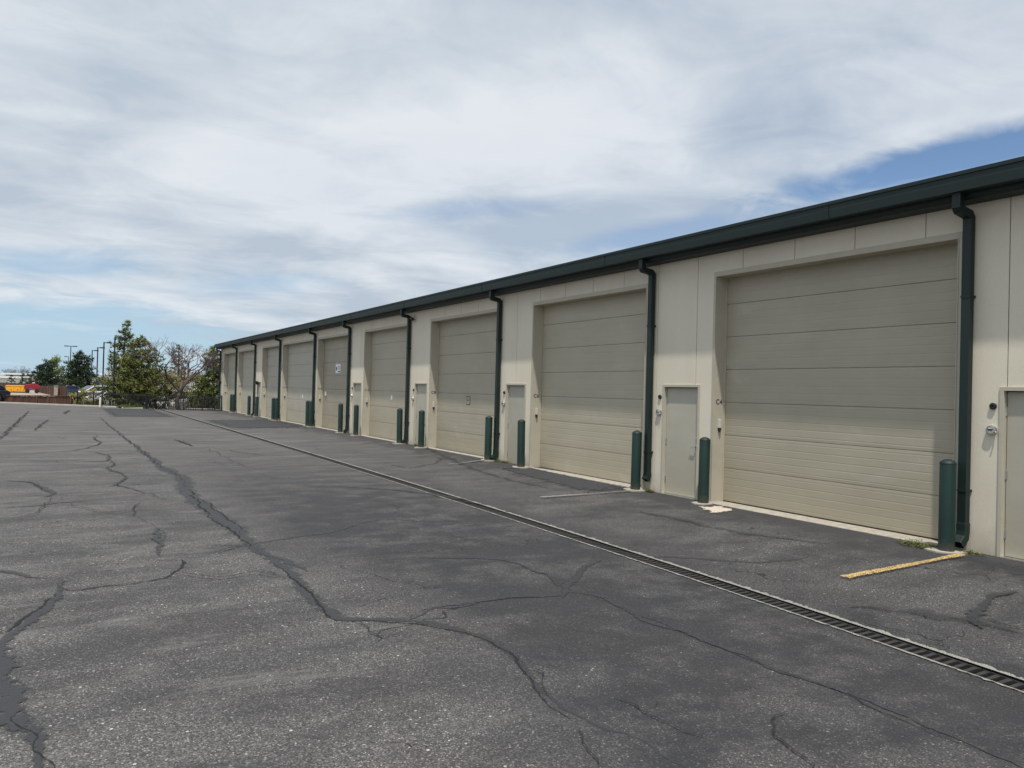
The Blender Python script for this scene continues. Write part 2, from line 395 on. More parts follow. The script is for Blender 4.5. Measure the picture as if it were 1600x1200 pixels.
# strips lying on the lot
def catmull(P, n):
    out = []
    for i in range(len(P) - 1):
        p0, p1, p2, p3 = P[max(i - 1, 0)], P[i], P[i + 1], P[min(i + 2, len(P) - 1)]
        for k in range(n):
            t = k / n
            out.append(.5 * ((2 * p1) + (p2 - p0) * t + (2 * p0 - 5 * p1 + 4 * p2 - p3) * t * t + (3 * p1 - p0 - 3 * p2 + p3) * t ** 3))
    return out + [P[-1]]
lift = [.0015]
def strip(name, pxs, w, m, jit=.03, n=6, world=False, taper=True, step=.0004):
    P = [Vector(q).to_2d() if world else gnd(*q).to_2d() for q in pxs]
    P = catmull(P, n)
    if jit:                                  # resample, then break the line up the way cracks run: small kinks on large bends
        Q = [P[0]]
        for a, b in zip(P, P[1:]):
            L = (b - a).length; st = max(.035, a.length / 220); k = max(1, int(L / st))
            Q += [a.lerp(b, (q + 1) / k) for q in range(k)]
        s0 = R.random() * 200; s_ = 0; P = [Q[0]]
        for a, b in zip(Q, Q[1:]):
            d = b - a; s_ += d.length; nr = Vector((-d.y, d.x)).normalized()
            o = .045 * mnoise.noise(Vector((s_ * 1.1, s0, 0))) + .03 * mnoise.noise(Vector((s_ * 4, s0, 5))) + .016 * mnoise.noise(Vector((s_ * 13, s0, 9)))
            P.append(b + nr * o * (1 + a.length / 30))
    acc = [0]
    for a, b in zip(P, P[1:]): acc.append(acc[-1] + (b - a).length)
    lift[0] += step; z = lift[0]
    mbs = MB(); mbs.uv = []; L = acc[-1]
    sd = R.random() * 100
    for i, p in enumerate(P):
        t = (P[min(i + 1, len(P) - 1)] - P[max(i - 1, 0)]).normalized(); nr = Vector((-t.y, t.x))
        s = acc[i]
        ww = w(s / L) if callable(w) else w
        ww *= max(.25, .9 + .8 * mnoise.noise(Vector((s * .9, sd, 0))) + .5 * mnoise.noise(Vector((s * 5, sd, 3))))
        if taper: ww *= min(1, .25 + 3 * min(s, L - s) / L * 1.2)
        c = p + nr * jit * mnoise.noise(Vector((s * 2.3, sd + 9, 0)))
        for e in (-1, 0, 1):
            q = c + nr * ww * e * .5
            mbs.v.append((q.x, q.y, gz(q.x, q.y) + z)); mbs.uv.append((float(e), s))
        if i:
            k = 3 * i
            for j in (0, 1): mbs.f.append((k - 3 + j, k - 2 + j, k + 1 + j, k + j))
    o = mbs.build(name, m, fix=False); tag(o, kind='structure'); return o
main = [(156, 652), (172, 666), (190, 680), (212, 697), (235, 715), (257, 732), (277, 740), (289, 750), (290, 762), (302, 777), (322, 795), (345, 812), (370, 830), (395, 852),
        (430, 877), (460, 902), (492, 940), (527, 965), (580, 968), (645, 971), (715, 982), (760, 997), (800, 1020), (822, 1048), (844, 1077), (868, 1100), (897, 1118), (934, 1131), (975, 1145), (1012, 1165), (1034, 1182), (1060, 1197), (1090, 1215)]
strip('crack_seal', main, lambda t: .12 + .30 * math.exp(-((t - .70) / .16) ** 2) + .12 * math.exp(-((t - .93) / .05) ** 2), TAR, .05)
strip('crack_seal', [(432, 880), (462, 906), (494, 944), (528, 969), (581, 971), (646, 975), (716, 986), (762, 1001), (800, 1026), (818, 1054), (838, 1084), (858, 1106), (890, 1124)], .035, CRACK, .03)
strip('crack_seal', [(296, 764), (308, 784), (330, 806), (352, 824), (380, 846), (404, 866)], .05, CRACK, .04)
strip('crack_seal', [(310, 778), (330, 792), (358, 812), (378, 834)], .04, CRACK, .04)
strip('crack_seal', [(400, 850), (450, 842), (500, 835), (540, 825), (565, 816), (610, 812), (668, 815), (725, 816)], .14, TAR, .04)
strip('crack_seal', [(350, 852), (385, 855), (420, 868), (450, 880), (480, 893)], .12, TAR, .04)
strip('crack_seal', [(640, 968), (660, 958), (678, 951), (712, 948), (759, 940), (803, 934), (850, 932), (881, 930)], .08, TAR, .04)
strip('crack_seal', [(640, 967), (672, 953), (712, 949), (759, 941), (803, 935), (880, 931)], .022, CRACK, .04)
strip('crack_seal', [(878, 934), (884, 915), (900, 899), (919, 884), (942, 876)], .15, TAR, .04)
strip('crack_seal', [(1009, 879), (1034, 870), (1070, 872), (1119, 876), (1181, 879), (1244, 877), (1265, 871), (1259, 863)], .12, STAIN, .05)
strip('crack_seal', [(892, 925), (931, 932), (962, 946), (994, 960), (1025, 976), (1065, 987), (1100, 1002), (1137, 1015), (1175, 1027), (1212, 1046), (1259, 1062), (1306, 1080), (1353, 1099), (1403, 1122), (1487, 1155), (1560, 1183), (1620, 1207)], .10, TAR, .04)
strip('crack_seal', [(931, 932), (994, 961), (1065, 989), (1137, 1016), (1212, 1047), (1306, 1081), (1403, 1123), (1560, 1184)], .018, CRACK, .04)
strip('crack_seal', [(881, 920), (856, 899), (837, 893), (809, 880), (765, 875), (712, 872), (637, 870)], .06, TAR, .04)
strip('crack_seal', [(-20, 893), (0, 895), (36, 900), (72, 905)], .10, TAR, .02)
strip('crack_seal', [(96, 906), (85, 935), (54, 960), (24, 984), (4, 1010), (-2, 1050), (4, 1090), (12, 1125), (40, 1152), (66, 1180), (60, 1220)], lambda t: .17 + .07 * t, TAR, .06)
strip('crack_seal', [(88, 930), (60, 952), (38, 966), (10, 985), (-6, 990)], .05, CRACK, .05)
strip('crack_seal', [(14, 1122), (36, 1142), (60, 1150), (55, 1170), (72, 1182), (88, 1205)], .03, CRACK, .05)
strip('crack_seal', [(92, 912), (108, 924), (150, 919), (210, 913), (252, 905), (270, 895), (288, 877), (262, 876), (230, 876)], .035, CRACK, .03)
strip('crack_seal', [(0, 710), (50, 709), (105, 705), (125, 702), (140, 699), (157, 692), (147, 685), (152, 680)], .10, TAR, .05)
strip('crack_seal', [(0, 720), (50, 720), (110, 720.5), (160, 721), (170, 717), (167, 711), (140, 706), (105, 705)], .08, TAR, .04)
strip('crack_seal', [(167, 718), (179, 727), (170, 732), (190, 740), (197, 747), (180, 757), (200, 762), (230, 771)], .09, TAR, .05)
strip('crack_seal', [(10, 751), (47, 754), (60, 760), (80, 770), (72, 777)], .15, TAR, .04)
strip('crack_seal', [(-10, 794), (50, 792), (95, 786), (140, 783)], .05, TAR, .04)
strip('crack_seal', [(0, 687), (17, 670), (35, 652), (46, 642)], .2, TAR, .08)
strip('crack_seal', [(100, 647), (108, 641)], .3, TAR, .08)
strip('crack_seal', [(54, 673), (62, 666), (76, 656)], .14, TAR, .08)
strip('crack_seal', [(275, 687), (285, 690), (302, 698)], .22, TAR, .05)
strip('crack_seal', [(246, 826), (248, 845), (251, 868)], .1, TAR, .05)
strip('crack_seal', [(80, 672), (130, 676), (190, 680), (230, 678)], .07, STAIN, .05)
strip('crack_seal', [(130, 706), (190, 704), (232, 708)], .07, TAR, .05)
strip('crack_seal', [(330, 700), (420, 712), (500, 708), (580, 706)], .10, STAIN, .05)
strip('crack_seal', [(250, 745), (330, 737), (420, 742), (520, 739)], .08, STAIN, .05)
strip('crack_seal', [(600, 722), (640, 732), (690, 718), (655, 712)], .14, STAIN, .06)
strip('crack_seal', [(960, 1090), (1000, 1107), (1031, 1127), (1075, 1146), (1125, 1159)], .02, CRACK, .04)
strip('crack_seal', [(1240, 1112), (1206, 1121), (1205, 1136), (1209, 1152), (1234, 1176), (1269, 1193), (1275, 1210)], .022, CRACK, .04)
strip('crack_seal', [(770 / 2, 540 / 2 + 620), (410, 893), (435, 903), (468, 910)], .02, CRACK, .03)
strip('crack_seal', [(545, 972), (575, 988), (602, 998), (640, 992)], .02, CRACK, .03)
strip('crack_seal', [(900, 1140), (912, 1165), (928, 1200)], .018, CRACK, .04)
strip('crack_seal', [(820, 1050), (838, 1048), (850, 1058), (846, 1072), (862, 1094)], .015, CRACK, .03)
strip('crack_seal', [(1590, 926), (1556, 934), (1534, 946), (1526, 964), (1536, 984)], .20, TAR, .04)
strip('crack_seal', [(1536, 968), (1570, 978), (1606, 984)], .04, CRACK, .04)
for q in ([(500, 760), (640, 768), (760, 790)], [(1000, 800), (1140, 830), (1300, 850)], [(1330, 950), (1450, 960), (1600, 990)], [(640, 690), (760, 740), (900, 770)]):
    strip('seal_smear', q, .3, STAIN, .12)

for q, w_ in (([(0, 711), (50, 710), (105, 706), (125, 703), (140, 700), (157, 693), (147, 686), (152, 681)], .06), ([(0, 721), (50, 721), (110, 721.5), (160, 722), (170, 718), (167, 712), (140, 707)], .05),
              ([(168, 719), (179, 728), (171, 733), (190, 741), (197, 748), (181, 758), (200, 763), (229, 772)], .05), ([(12, 752), (47, 755), (60, 761), (79, 770)], .05), ([(0, 686), (18, 669), (36, 651), (45, 643)], .12),
              ([(156, 652), (172, 667), (190, 681), (212, 698), (235, 716), (257, 733), (276, 741), (287, 751), (288, 763)], .07), ([(270, 688), (285, 691), (300, 698)], .08), ([(210, 790), (222, 788), (209, 800), (206, 810)], .05),
              ([(150, 800), (205, 806), (250, 830), (247, 860)], .02), ([(420, 740), (440, 735), (455, 738)], .04), ([(330, 720), (352, 728), (390, 725)], .03), ([(54, 673), (62, 666), (77, 655)], .1), ([(101, 647), (109, 641)], .14)):
    strip('crack_seal', q, w_ * .6, CRACK, .06)
for q in ([(70, 720), (120, 727), (172, 733)], [(230, 771), (262, 782), (300, 778)], [(96, 787), (150, 800), (206, 806)], [(288, 877), (330, 868), (388, 851)], [(197, 747), (240, 742), (288, 752)], [(140, 783), (180, 776), (229, 772)],
          [(170, 712), (215, 708), (232, 708)], [(10, 665), (60, 668), (110, 664), (170, 666)], [(0, 735), (60, 738), (120, 733), (170, 732)], [(80, 777), (60, 800), (20, 815)], [(430, 738), (380, 728), (320, 700)], [(270, 895), (340, 905), (395, 898), (440, 905)]):
    strip('crack_seal', q, .025, CRACK, .05)
def patchpoly(name, corners, m, world=False, zoff=.006):
    """four-cornered patch, subdivided so that it follows the fall of the lot"""
    c = [Vector(q).to_2d() if world else gnd(*q).to_2d() for q in corners]
    p = MB(); p.uv = []; n = 14
    for j in range(n + 1):
        for i in range(n + 1):
            q = (c[0].lerp(c[1], i / n)).lerp(c[3].lerp(c[2], i / n), j / n)
            p.v.append((q.x, q.y, gz(q.x, q.y) + zoff)); p.uv.append((2 * i / n - 1, 2 * j / n - 1))
    for j in range(n):
        for i in range(n):
            k = j * (n + 1) + i; p.f.append((k, k + 1, k + n + 2, k + n + 1))
    return tag(p.build(name, m, fix=False), kind='structure')
patchpoly('asphalt_patch', [(8.55, 11.5), (9.86, 11.3), (9.9, 16.2), (9.05, 16.2)], PATCH, True, .0085)
patchpoly('asphalt_patch', [(6.15, 33.6), (9.75, 33.6), (9.9, 42.6), (6.15, 42.6)], PATCH, True, .0085)
patchpoly('asphalt_patch', [(2.2, 44.5), (5.7, 44.5), (5.7, 59.4), (2.2, 60)], PATCH, True, .0085)
patchpoly('asphalt_patch', [(8.6, 2), (9.9, 2), (9.9, 5.2), (9.0, 5.2)], STAIN, True, .0085)
patchpoly('concrete_spill', [(1080, 792), (1135, 788), (1160, 800), (1105, 806)], SPILL, zoff=.0095)
YS = 5.22
strip('parking_stripe', [(7.30, YS + .02), (8.3, YS), (9.5, YS - .01)], .10, YELLOW, 0, 4, True, False)
a, b_ = gnd(845, 779), gnd(985, 769)
strip('parking_stripe', [tuple(a), tuple(a.lerp(b_, .5)), tuple(b_)], .12, FADED, 0, 4, True, False)
a, b_ = gnd(700, 727), gnd(765, 720)
strip('parking_stripe', [tuple(a), tuple(a.lerp(b_, .5)), tuple(b_)], .12, FADED, 0, 4, True, False)

# ------------------------------------------------------------------ trench drain
dr = empty('trench_drain', (DRX, 0, 0))
tag(dr, 'long iron grated drain channel with pale concrete edges running across the lot', 'drain')
YD0, YD1 = -1.0, 57.0
ch = MB(); eg = [MB(), MB()]
ny = 160
for i in range(ny):
    y0, y1 = YD0 + (YD1 - YD0) * i / ny, YD0 + (YD1 - YD0) * (i + 1) / ny
    za, zb = gz(DRX, y0), gz(DRX, y1)
    for (xa, xb, da, db) in ((-GW - .01, -GW - .01, -.16, .0), (GW + .01, GW + .01, -.16, .0), (-GW - .01, GW + .01, -.16, -.16)):
        ch.quad((xa, y0, za + da), (xb, y0, za + db), (xb, y1, zb + db), (xa, y1, zb + da))
ch.build('channel', SLOT, dr, fix=False)
for s, m in ((-1, eg[0]), (1, eg[1])):
    m.uv = []
    xa, xb = (s * (GW - .012), s * (GW + (.066 if s > 0 else .034)))
    for i in range(ny * 2 + 1):
        y = YD0 + (YD1 - YD0) * i / ny / 2
        for e, x in ((0 if s > 0 else 0, xa), (.5, (xa + xb) / 2), (1, xb)):
            m.v.append((x, y, gz(DRX + x, y) + .010)); m.uv.append((e, y))
        if i:
            k = 3 * i
            for j in (0, 1): m.f.append((k - 3 + j, k - 2 + j, k + 1 + j, k + j))
    m.build('concrete_edge', CEDGE, dr, fix=False)
GL, PIT = 1.04, .08                           # each grating is about a metre long
gm = MB()
for x in (-GW + .004, GW - .022): gm.box(x, x + .018, .004, GL - .004, -.035, -.002)
nb = int(GL / PIT)
for i in range(nb):
    gm.box(-GW + .022, GW - .022, .02 + i * PIT, .02 + i * PIT + .036, -.03, -.003)
first = None
ng = int((YD1 - YD0) / GL)
for i in range(ng):
    y = YD0 + i * GL
    if first is None: o = first = gm.build('grate', IRON, dr)
    else: o = first.copy(); COL.objects.link(o); o.parent = dr
    z0, z1 = gz(DRX, y), gz(DRX, y + GL)
    o.location = (R.uniform(-.003, .003), y, z0 - R.uniform(0, .006)); o.rotation_euler = (math.atan2(z1 - z0, GL) + R.uniform(-.004, .004), R.uniform(-.012, .012), R.uniform(-.003, .003))

# ------------------------------------------------------------------ garage building
bld = empty('garage_building', (D, 20, 0))
tag(bld, 'long cream stucco garage row with green gutter and tall overhead doors', 'building')
def bp(m, name, material, parent=None, **k):   # build a part given in world coordinates, parented to the building
    o = m.build(name, material, None, **k)
    o.parent = parent or bld
    o.matrix_parent_inverse = Matrix.Translation((-D, -20, 0)) if parent is None else Matrix()
    return o
OPEN = [('C2', -.46, 3.80), ('C4', 5.56, 9.81), ('C6', 11.66, 15.86), ('C8', 17.62, 21.87), ('C10', 23.68, 27.94), ('C12', 29.82, 34.07), ('C14', 34.66, 40.40), ('C16', 41.05, 45.06), ('C18', 47.12, 51.94), ('C20', 52.70, 57.04)]
DOORY = [5.03, 11.13, 17.12, 23.05, 29.15, 46.3]
DW, DH = .99, 2.08
OT = 4.0
YE0, YE1 = -9.0, 58.46
bounds = {}
for _, a, b in OPEN: bounds[a] = 'o'; bounds[b] = 'o'
for d in DOORY: bounds[d] = 'o'; bounds[round(d - DW, 3)] = 'o'
k = YE0 + .4
seams = []
y = 4.95 - 1.063 * 13
while y < YE1 - .2:
    if all(abs(y - q) > .05 for q in bounds): seams.append(y)
    y += 1.063
for s_ in seams: bounds[s_] = 's'
bounds[YE0] = 'e'; bounds[YE1] = 'e'
ys = sorted(bounds)
w = MB(); WT = .30
for a, b in zip(ys, ys[1:]):
    c = (a + b) / 2; z0 = -.12
    for _, p, q in OPEN:
        if p < c < q: z0 = OT
    for d in DOORY:
        if d - DW < c < d: z0 = DH
    ga = .006 if bounds[a] == 's' else 0; gb = .006 if bounds[b] == 's' else 0
    w.box(D, D + WT, a + ga, b - gb, z0, 4.5)
w.box(D + WT, 28, YE1 - .3, YE1, -.12, 4.5); w.box(D + WT, 28, YE0, YE0 + .3, -.12, 4.5); w.box(27.7, 28, YE0 + .3, YE1 - .3, -.12, 4.5)
bp(w, 'wall', STUCCO)
rf = MB()
rp = [(9.52, 4.715), (9.52, 4.745), (19, 5.55), (28.5, 4.745), (28.5, 4.715), (19, 5.52)]
rf.prism(rp, YE0 - .3, YE1 + .12)
bp(rf, 'roof', GREEN_R)
for q0, q1 in ((YE1 - .28, YE1 - .02), (YE0 + .02, YE0 + .28)):
    gb_ = MB(); gb_.prism([(D + .02, 4.5), (19, 5.5), (27.9, 4.5)], q0, q1); bp(gb_, 'gable', STUCCO)
gt = MB()
gp = [(9.66, 4.49), (9.66, 4.70), (9.645, 4.70), (9.645, 4.505), (9.515, 4.505), (9.505, 4.60), (9.505, 4.70), (9.475, 4.70), (9.475, 4.685), (9.49, 4.68), (9.49, 4.60), (9.50, 4.49)]
gt.prism(gp, YE0 - .3, YE1 + .15)
gt.box(9.49, 9.66, YE1 + .15, YE1 + .155, 4.49, 4.70)
bp(gt, 'gutter', GREEN_R)
for i in range(11):                            # joints where the gutter lengths lap
    y = 1.9 + i * 5.3; jm = MB(); jm.prism([(9.66, 4.486), (9.66, 4.49), (9.4985, 4.49), (9.486, 4.60), (9.486, 4.68), (9.471, 4.685), (9.471, 4.703), (9.468, 4.703), (9.468, 4.682), (9.482, 4.677), (9.482, 4.60), (9.494, 4.486)], y, y + .07)
    bp(jm, 'gutter_joint', GREEN)
et = MB(); et.prism([(9.665, 4.44), (9.70, 4.41), (D - .002, 4.40), (D - .002, 4.71), (9.665, 4.71)], YE0 - .3, YE1 + .1)
bp(et, 'eave_trim', GREEN)

def text_mesh(s, size, name, M, material, parent):
    cu = bpy.data.curves.new(name, 'FONT'); cu.body = s; cu.size = size; cu.extrude = .0015; cu.align_x = 'CENTER'; cu.align_y = 'CENTER'; cu.space_character = 1.08
    cu.offset = .0022
    t = bpy.data.objects.new(name, cu); COL.objects.link(t)
    dg = bpy.context.evaluated_depsgraph_get(); me = bpy.data.meshes.new_from_object(t.evaluated_get(dg))
    bpy.data.objects.remove(t)
    me.transform(M); me.materials.clear(); me.materials.append(material); me.name = name
    o = bpy.data.objects.new(name, me); COL.objects.link(o); o.parent = parent
    o.matrix_parent_inverse = Matrix.Translation((-D, -20, 0)); return o

XD = 10.20
def door_profile(ztop):
    """front outline of a sectional door: seven sections with joints and fine embossed ribs"""
    P = []; n = 7; hs = (ztop - .03) / n
    for i in range(n):
        z0 = .03 + i * hs; z1 = z0 + hs
        P += [(XD + .016, z0), (XD + .002, z0 + .006)]
        for r in range(5):
            zr = z0 + hs * (r + .5) / 5
            P += [(XD, zr - .011), (XD + .0013, zr - .004), (XD + .0013, zr + .004), (XD - .0, zr + .011)]
        P += [(XD + .002, z1 - .006), (XD + .016, z1)]
    return P
for i, (nm, a, b) in enumerate(OPEN):
    P = door_profile(OT + .1)
    dm = MB(); dm.prism(P + [(XD + .05, OT + .1), (XD + .05, .03)], a - .03, b + .03)
    tone = {'C12': 1, 'C10': 0, 'C14': 2, 'C16': 2, 'C18': 2, 'C20': 2}.get(nm, 0)
    od = bp(dm, 'overhead_door', DOORM[tone])
    if nm == 'C12': od['label'] = 'slightly browner overhead door'
    sl = MB(); sl.box(XD + .004, XD + .04, a + .012, b - .012, .012, .03); bp(sl, 'bottom_seal', BLACK, od)
    fr = MB()
    t, wd = .012, .075
    fr.box(D - t, D, a - wd, a, -.02, OT + wd); fr.box(D - t, D, b, b + wd * .6, -.02, OT + wd); fr.box(D - t, D, a, b, OT, OT + wd)
    fr.box(D - t - .008, XD - .002, a, a + .012, -.02, OT - .012); fr.box(D - t - .008, XD - .002, b - .012, b, -.02, OT - .012); fr.box(D - t - .008, XD - .002, a, b, OT - .012, OT - .0005)
    fr.box(D - t - .005, D - t, a - wd * .55, a - wd * .42, -.02, OT + wd * .45)
    # angle stops beside the door curtain
    fr.box(XD - .03, XD - .004, a + .012, a + .055, 0, OT - .012); fr.box(XD - .03, XD - .004, b - .03, b - .012, 0, OT - .012)
    bp(fr, 'frame', TRIM, od)
    si = MB(); gy = gz(9.7, (a + b) / 2)
    si.prism([(D - .10, -.06), (D - .09, gy + .008), (D, gy + .020), (XD + .06, .012 + gy * .4), (XD + .06, -.06)], a - .05, b + .05)
    bp(si, 'door_sill', CONC, od)
    if nm != 'C2':
        # painted letters face the camera on the far reveal of each opening
        M = Matrix.Translation((10.055, b - .0128, 1.775)) @ Matrix.Rotation(rad(90), 4, 'X')
        text_mesh(nm, .125 if len(nm) < 3 else .105, 'unit_number', M, INK, bld)

def frame_at(y1):
    y0 = y1 - DW; xd = D + .055
    dm = MB(); dm.box(xd, xd + .045, y0 + .058, y1 - .058, .014, DH - .060)
    d = bp(dm, 'door', STEEL, bevel=.003)
    fr = MB(); f = .05
    fr.box(D - .018, xd + .07, y0, y0 + f, -.06, DH); fr.box(D - .018, xd + .07, y1 - f, y1, -.06, DH); fr.box(D - .018, xd + .07, y0 + f, y1 - f, DH - f, DH)
    fr.box(xd + .05, xd + .07, y0 + f, y1 - f, -.06, DH - f)
    bp(fr, 'door_frame', TRIM, d, bevel=.003)
    gk = MB(); gk.box(xd + .046, xd + .0495, y0 + .051, y1 - .051, 0, DH - .051); bp(gk, 'gap_shade', BLACK, d)  # black sheet behind the leaf, puts shade into the gap around it
    th = MB(); th.box(D - .05, xd + .05, y0 + f, y1 - f, -.06, .010); bp(th, 'threshold', CHROME, d)
    for z in (.28, 1.0, 1.78):
        h = MB(); h.tube([(xd - .008, y1 - .055, z - .055), (xd - .008, y1 - .055, z + .055)], .008, 8); h.box(xd - .004, xd, y1 - .075, y1 - .048, z - .05, z + .05)
        bp(h, 'hinge', CHROME, d, smooth_a=40)
    hd = MB(); yk = y0 + .115
    hd.lathe([(.031, 0), (.031, .01), (.014, .012), (.012, .05)], 16, M=Matrix.Translation((xd, yk, .95)) @ Matrix.Rotation(rad(-90), 4, 'Y'))
    hd.tube([(xd - .048, yk - .012, .95), (xd - .052, yk + .05, .95), (xd - .046, yk + .125, .946)], [.011, .010, .009], 8)
    bp(hd, 'handle', CHROME, d, smooth_a=40)
    lk = MB(); lk.lathe([(.028, 0), (.027, .012), (.012, .014), (.010, .012)], 16, M=Matrix.Translation((xd, yk, 1.10)) @ Matrix.Rotation(rad(-90), 4, 'Y')); bp(lk, 'lock', CHROME, d, smooth_a=40)
for y1 in DOORY: frame_at(y1)

# downspouts: a rectangular pipe bent out of the gutter and down the wall
def sweep_rect(m, path, wy, dx, y):
    """path of (x,z); pipe width wy along y, depth dx in the bending plane"""
    P = [Vector(p) for p in path]; rings = []
    for i, p in enumerate(P):
        t0 = (P[i] - P[i - 1]).normalized() if i else None; t1 = (P[i + 1] - P[i]).normalized() if i < len(P) - 1 else None
        t = ((t0 or t1) + (t1 or t0)).normalized(); nr = Vector((-t.y, t.x))
        k = 1 / max(.5, abs(nr.dot(Vector((-(t1 or t0).y, (t1 or t0).x)))))
        rings.append(len(m.v))
        for e, s in ((-1, -1), (1, -1), (1, 1), (-1, 1)):
            q = p + nr * dx * .5 * e * k
            m.v.append((q.x, y + s * wy / 2, q.y))
    for k0, k1 in zip(rings, rings[1:]): m.f += [(k0 + j, k0 + (j + 1) % 4, k1 + (j + 1) % 4, k1 + j) for j in range(4)]
    m.f.append(tuple(rings[0] + j for j in range(4)))
DS = [-.66, 5.40, 11.43, 17.43, 23.48, 29.52, 34.36, 40.72, 46.70, 52.30, 58.2]
for i, y in enumerate(DS):
    m = MB(); s = .105 if i < 5 else .11
    shoe = [(D - .085, .26), (D - .10, .18), (D - .20, .09)] if i != 2 else [(D - .085, .30), (D - .095, .27), (D - .13, .22)]
    sweep_rect(m, [(9.60, 4.50), (9.60, 4.32), (9.625, 4.285), (D - .12, 4.255), (D - .085, 4.215), (D - .085, .34)] + shoe, s, .10, y)
    o = bp(m, 'downspout', GREEN, bevel=.006)
    for z in (3.2, .75):
        st = MB(); st.box(D - .142, D - .001, y - .058, y + .058, z, z + .03); bp(st, 'strap', GREEN_R, o)
    el = MB(); sh2 = [(x - .0, z) for x, z in ([(D - .085, .36)] + shoe)]
    sweep_rect(el, sh2, s + .012, .112, y); bp(el, 'elbow', GREEN_R, o, bevel=.006)

# small wall fittings, each a thing of its own
def thing_mesh(m, name, mt, label, cat, group=None, **k):
    o = m.build(name, mt, **k); return tag(o, label, cat, group)
where = {5.03: 'beside the entry door at the right edge', 11.13: 'beside the entry door between C4 and C6', 17.12: 'beside the entry door between C6 and C8', 23.05: 'beside the entry door between C8 and C10', 29.15: 'beside the entry door just left of C10', 46.3: 'beside the farthest entry door'}
for y1 in DOORY[:5]:
    Mx = Matrix.Translation((D, y1 + .075, 1.84)) @ Matrix.Rotation(rad(-90), 4, 'Y')
    m = MB(); m.lathe([(.040, 0), (.042, .02), (.036, .03), (.018, .032), (.016, .024)], 20, M=Mx)
    thing_mesh(m, 'door_sensor', BLACK, 'small round black sensor ' + where[y1], 'sensor', 'round black sensors beside the entry doors', smooth_a=40)
    e = empty('alarm_bell', (D, y1 + .085, 1.545)); tag(e, 'round chrome fitting ' + where[y1], 'wall fitting', 'chrome fittings beside the entry doors')
    Mr = Matrix.Rotation(rad(-90), 4, 'Y')
    m = MB(); m.lathe([(.060, 0), (.062, .03), (.055, .05), (.046, .052), (.044, .042)], 24, M=Mr); m.build('housing', CHROME, e, smooth_a=40)
    m = MB(); m.lathe([(.043, .03), (.043, .044), (.03, .048)], 20, M=Mr); m.build('face', GREYBOX, e, smooth_a=40)
    m = MB(); m.box(-.056, -.046, -.03, .03, -.004, .014); m.build('slot', BLACK, e)
    m = MB(); m.tube([(-.02, -.05, -.02), (-.05, -.075, -.025), (-.07, -.08, -.02)], .010, 8); m.build('hook', CHROME, e, smooth_a=40)
for nm, a, b in OPEN[1:]:
    e = empty('switch_box', (10.06, b - .012, 1.30)); tag(e, f'small pale grey switch box on the reveal of garage door {nm}', 'switch box', 'switch boxes inside the garage door reveals')
    m = MB(); m.box(-.028, .028, -.04, 0, .02, .17); m.build('case', GREYBOX, e, bevel=.004)
    m = MB(); m.box(-.022, .022, -.042, 0, -.03, .018); m.tube([(0, -.03, -.03), (0, -.03, -.06)], .014, 8); m.build('plug', DARKI, e)
e = empty('security_camera', (D, 23.2, 4.22)); tag(e, 'small dark security camera under the eave beside the C10 downspout', 'camera')
m = MB(); m.box(-.03, 0, -.05, .05, -.05, .07); m.tube([(-.02, 0, 0), (-.12, 0, -.02)], .02, 8); m.build('bracket', GREYBOX, e)
m = MB(); m.tube([(-.10, .10, -.03), (-.14, -.14, -.08)], .05, 12); m.build('body', DARKI, e, smooth_a=40)
for y1 in (58.2, 46.2):
    m = MB(); m.box(D - .16, D, y1 - .22, y1 - .0, 2.0, 2.1)
    m.box(D - .12, D, y1 - .2, y1 - .02, 1.9, 2.0)
    thing_mesh(m, 'wall_lamp', DARKI, 'dark wall lamp near the far corner of the garage row' if y1 > 50 else 'dark wall lamp above the farthest entry door', 'lamp', 'wall lamps at the far end', bevel=.01)
# paper notice on door C12 and little stickers on other doors
XS = XD - .004
e = empty('paper_notice', (XS, 31.95, 2.69)); tag(e, 'white printed paper notice stuck on garage door C12', 'notice')
m = MB(); m.box(-.003, 0, -.33, .33, -.22, .16); m.box(-.003, 0, .02, .33, .16, .22); m.build('sheet', PAPER, e)
m = MB()
m.lathe([(.075, 0), (.075, .001)], 16, M=Matrix.Translation((-.003, .2, -.02)) @ Matrix.Rotation(rad(-90), 4, 'Y')); m.box(-.0042, -.003, .17, .23, -.12, -.02)
m.box(-.0042, -.003, -.28, -.02, -.19, -.13)
for z in (.02, .06, -.02, -.06): m.box(-.0042, -.003, -.28, .06, z, z + .012)
m.box(-.0042, -.003, .05, .3, .17, .2)
m.build('print', INK, e)
def sticker(y, z, sz, label, dark=False, frame=False):
    e = empty('sticker', (XS, y, z)); tag(e, label, 'sticker')
    m = MB(); m.box(-.002, 0, -sz, sz, -sz, sz); m.build('backing', DARKI if dark else GREYBOX, e)
    m = MB(); k = sz * (.86 if frame else .55); m.box(-.004, -.002, -k, k, -k, k); m.build('face', DOORM[0] if frame else PAPER, e)
    if frame:
        m = MB(); m.box(-.0045, -.004, -sz * .6, sz * .5, -.01, .006); m.box(-.0045, -.004, -sz * .5, sz * .5, sz * .25, sz * .33); m.build('print', INK, e)
sticker(25.72, 1.55, .10, 'white square sticker on garage door C10')
sticker(19.75, 1.58, .12, 'outlined square label on garage door C8', True, True)
sticker(37.4, 1.38, .10, 'white sticker low on garage door C14')
m = MB(); m.box(XS - .05, XS, 33.45, 33.63, 1.47, 1.66); thing_mesh(m, 'lock_box', GREYBOX, 'small square lock box on the left edge of garage door C12', 'lock box', bevel=.01)

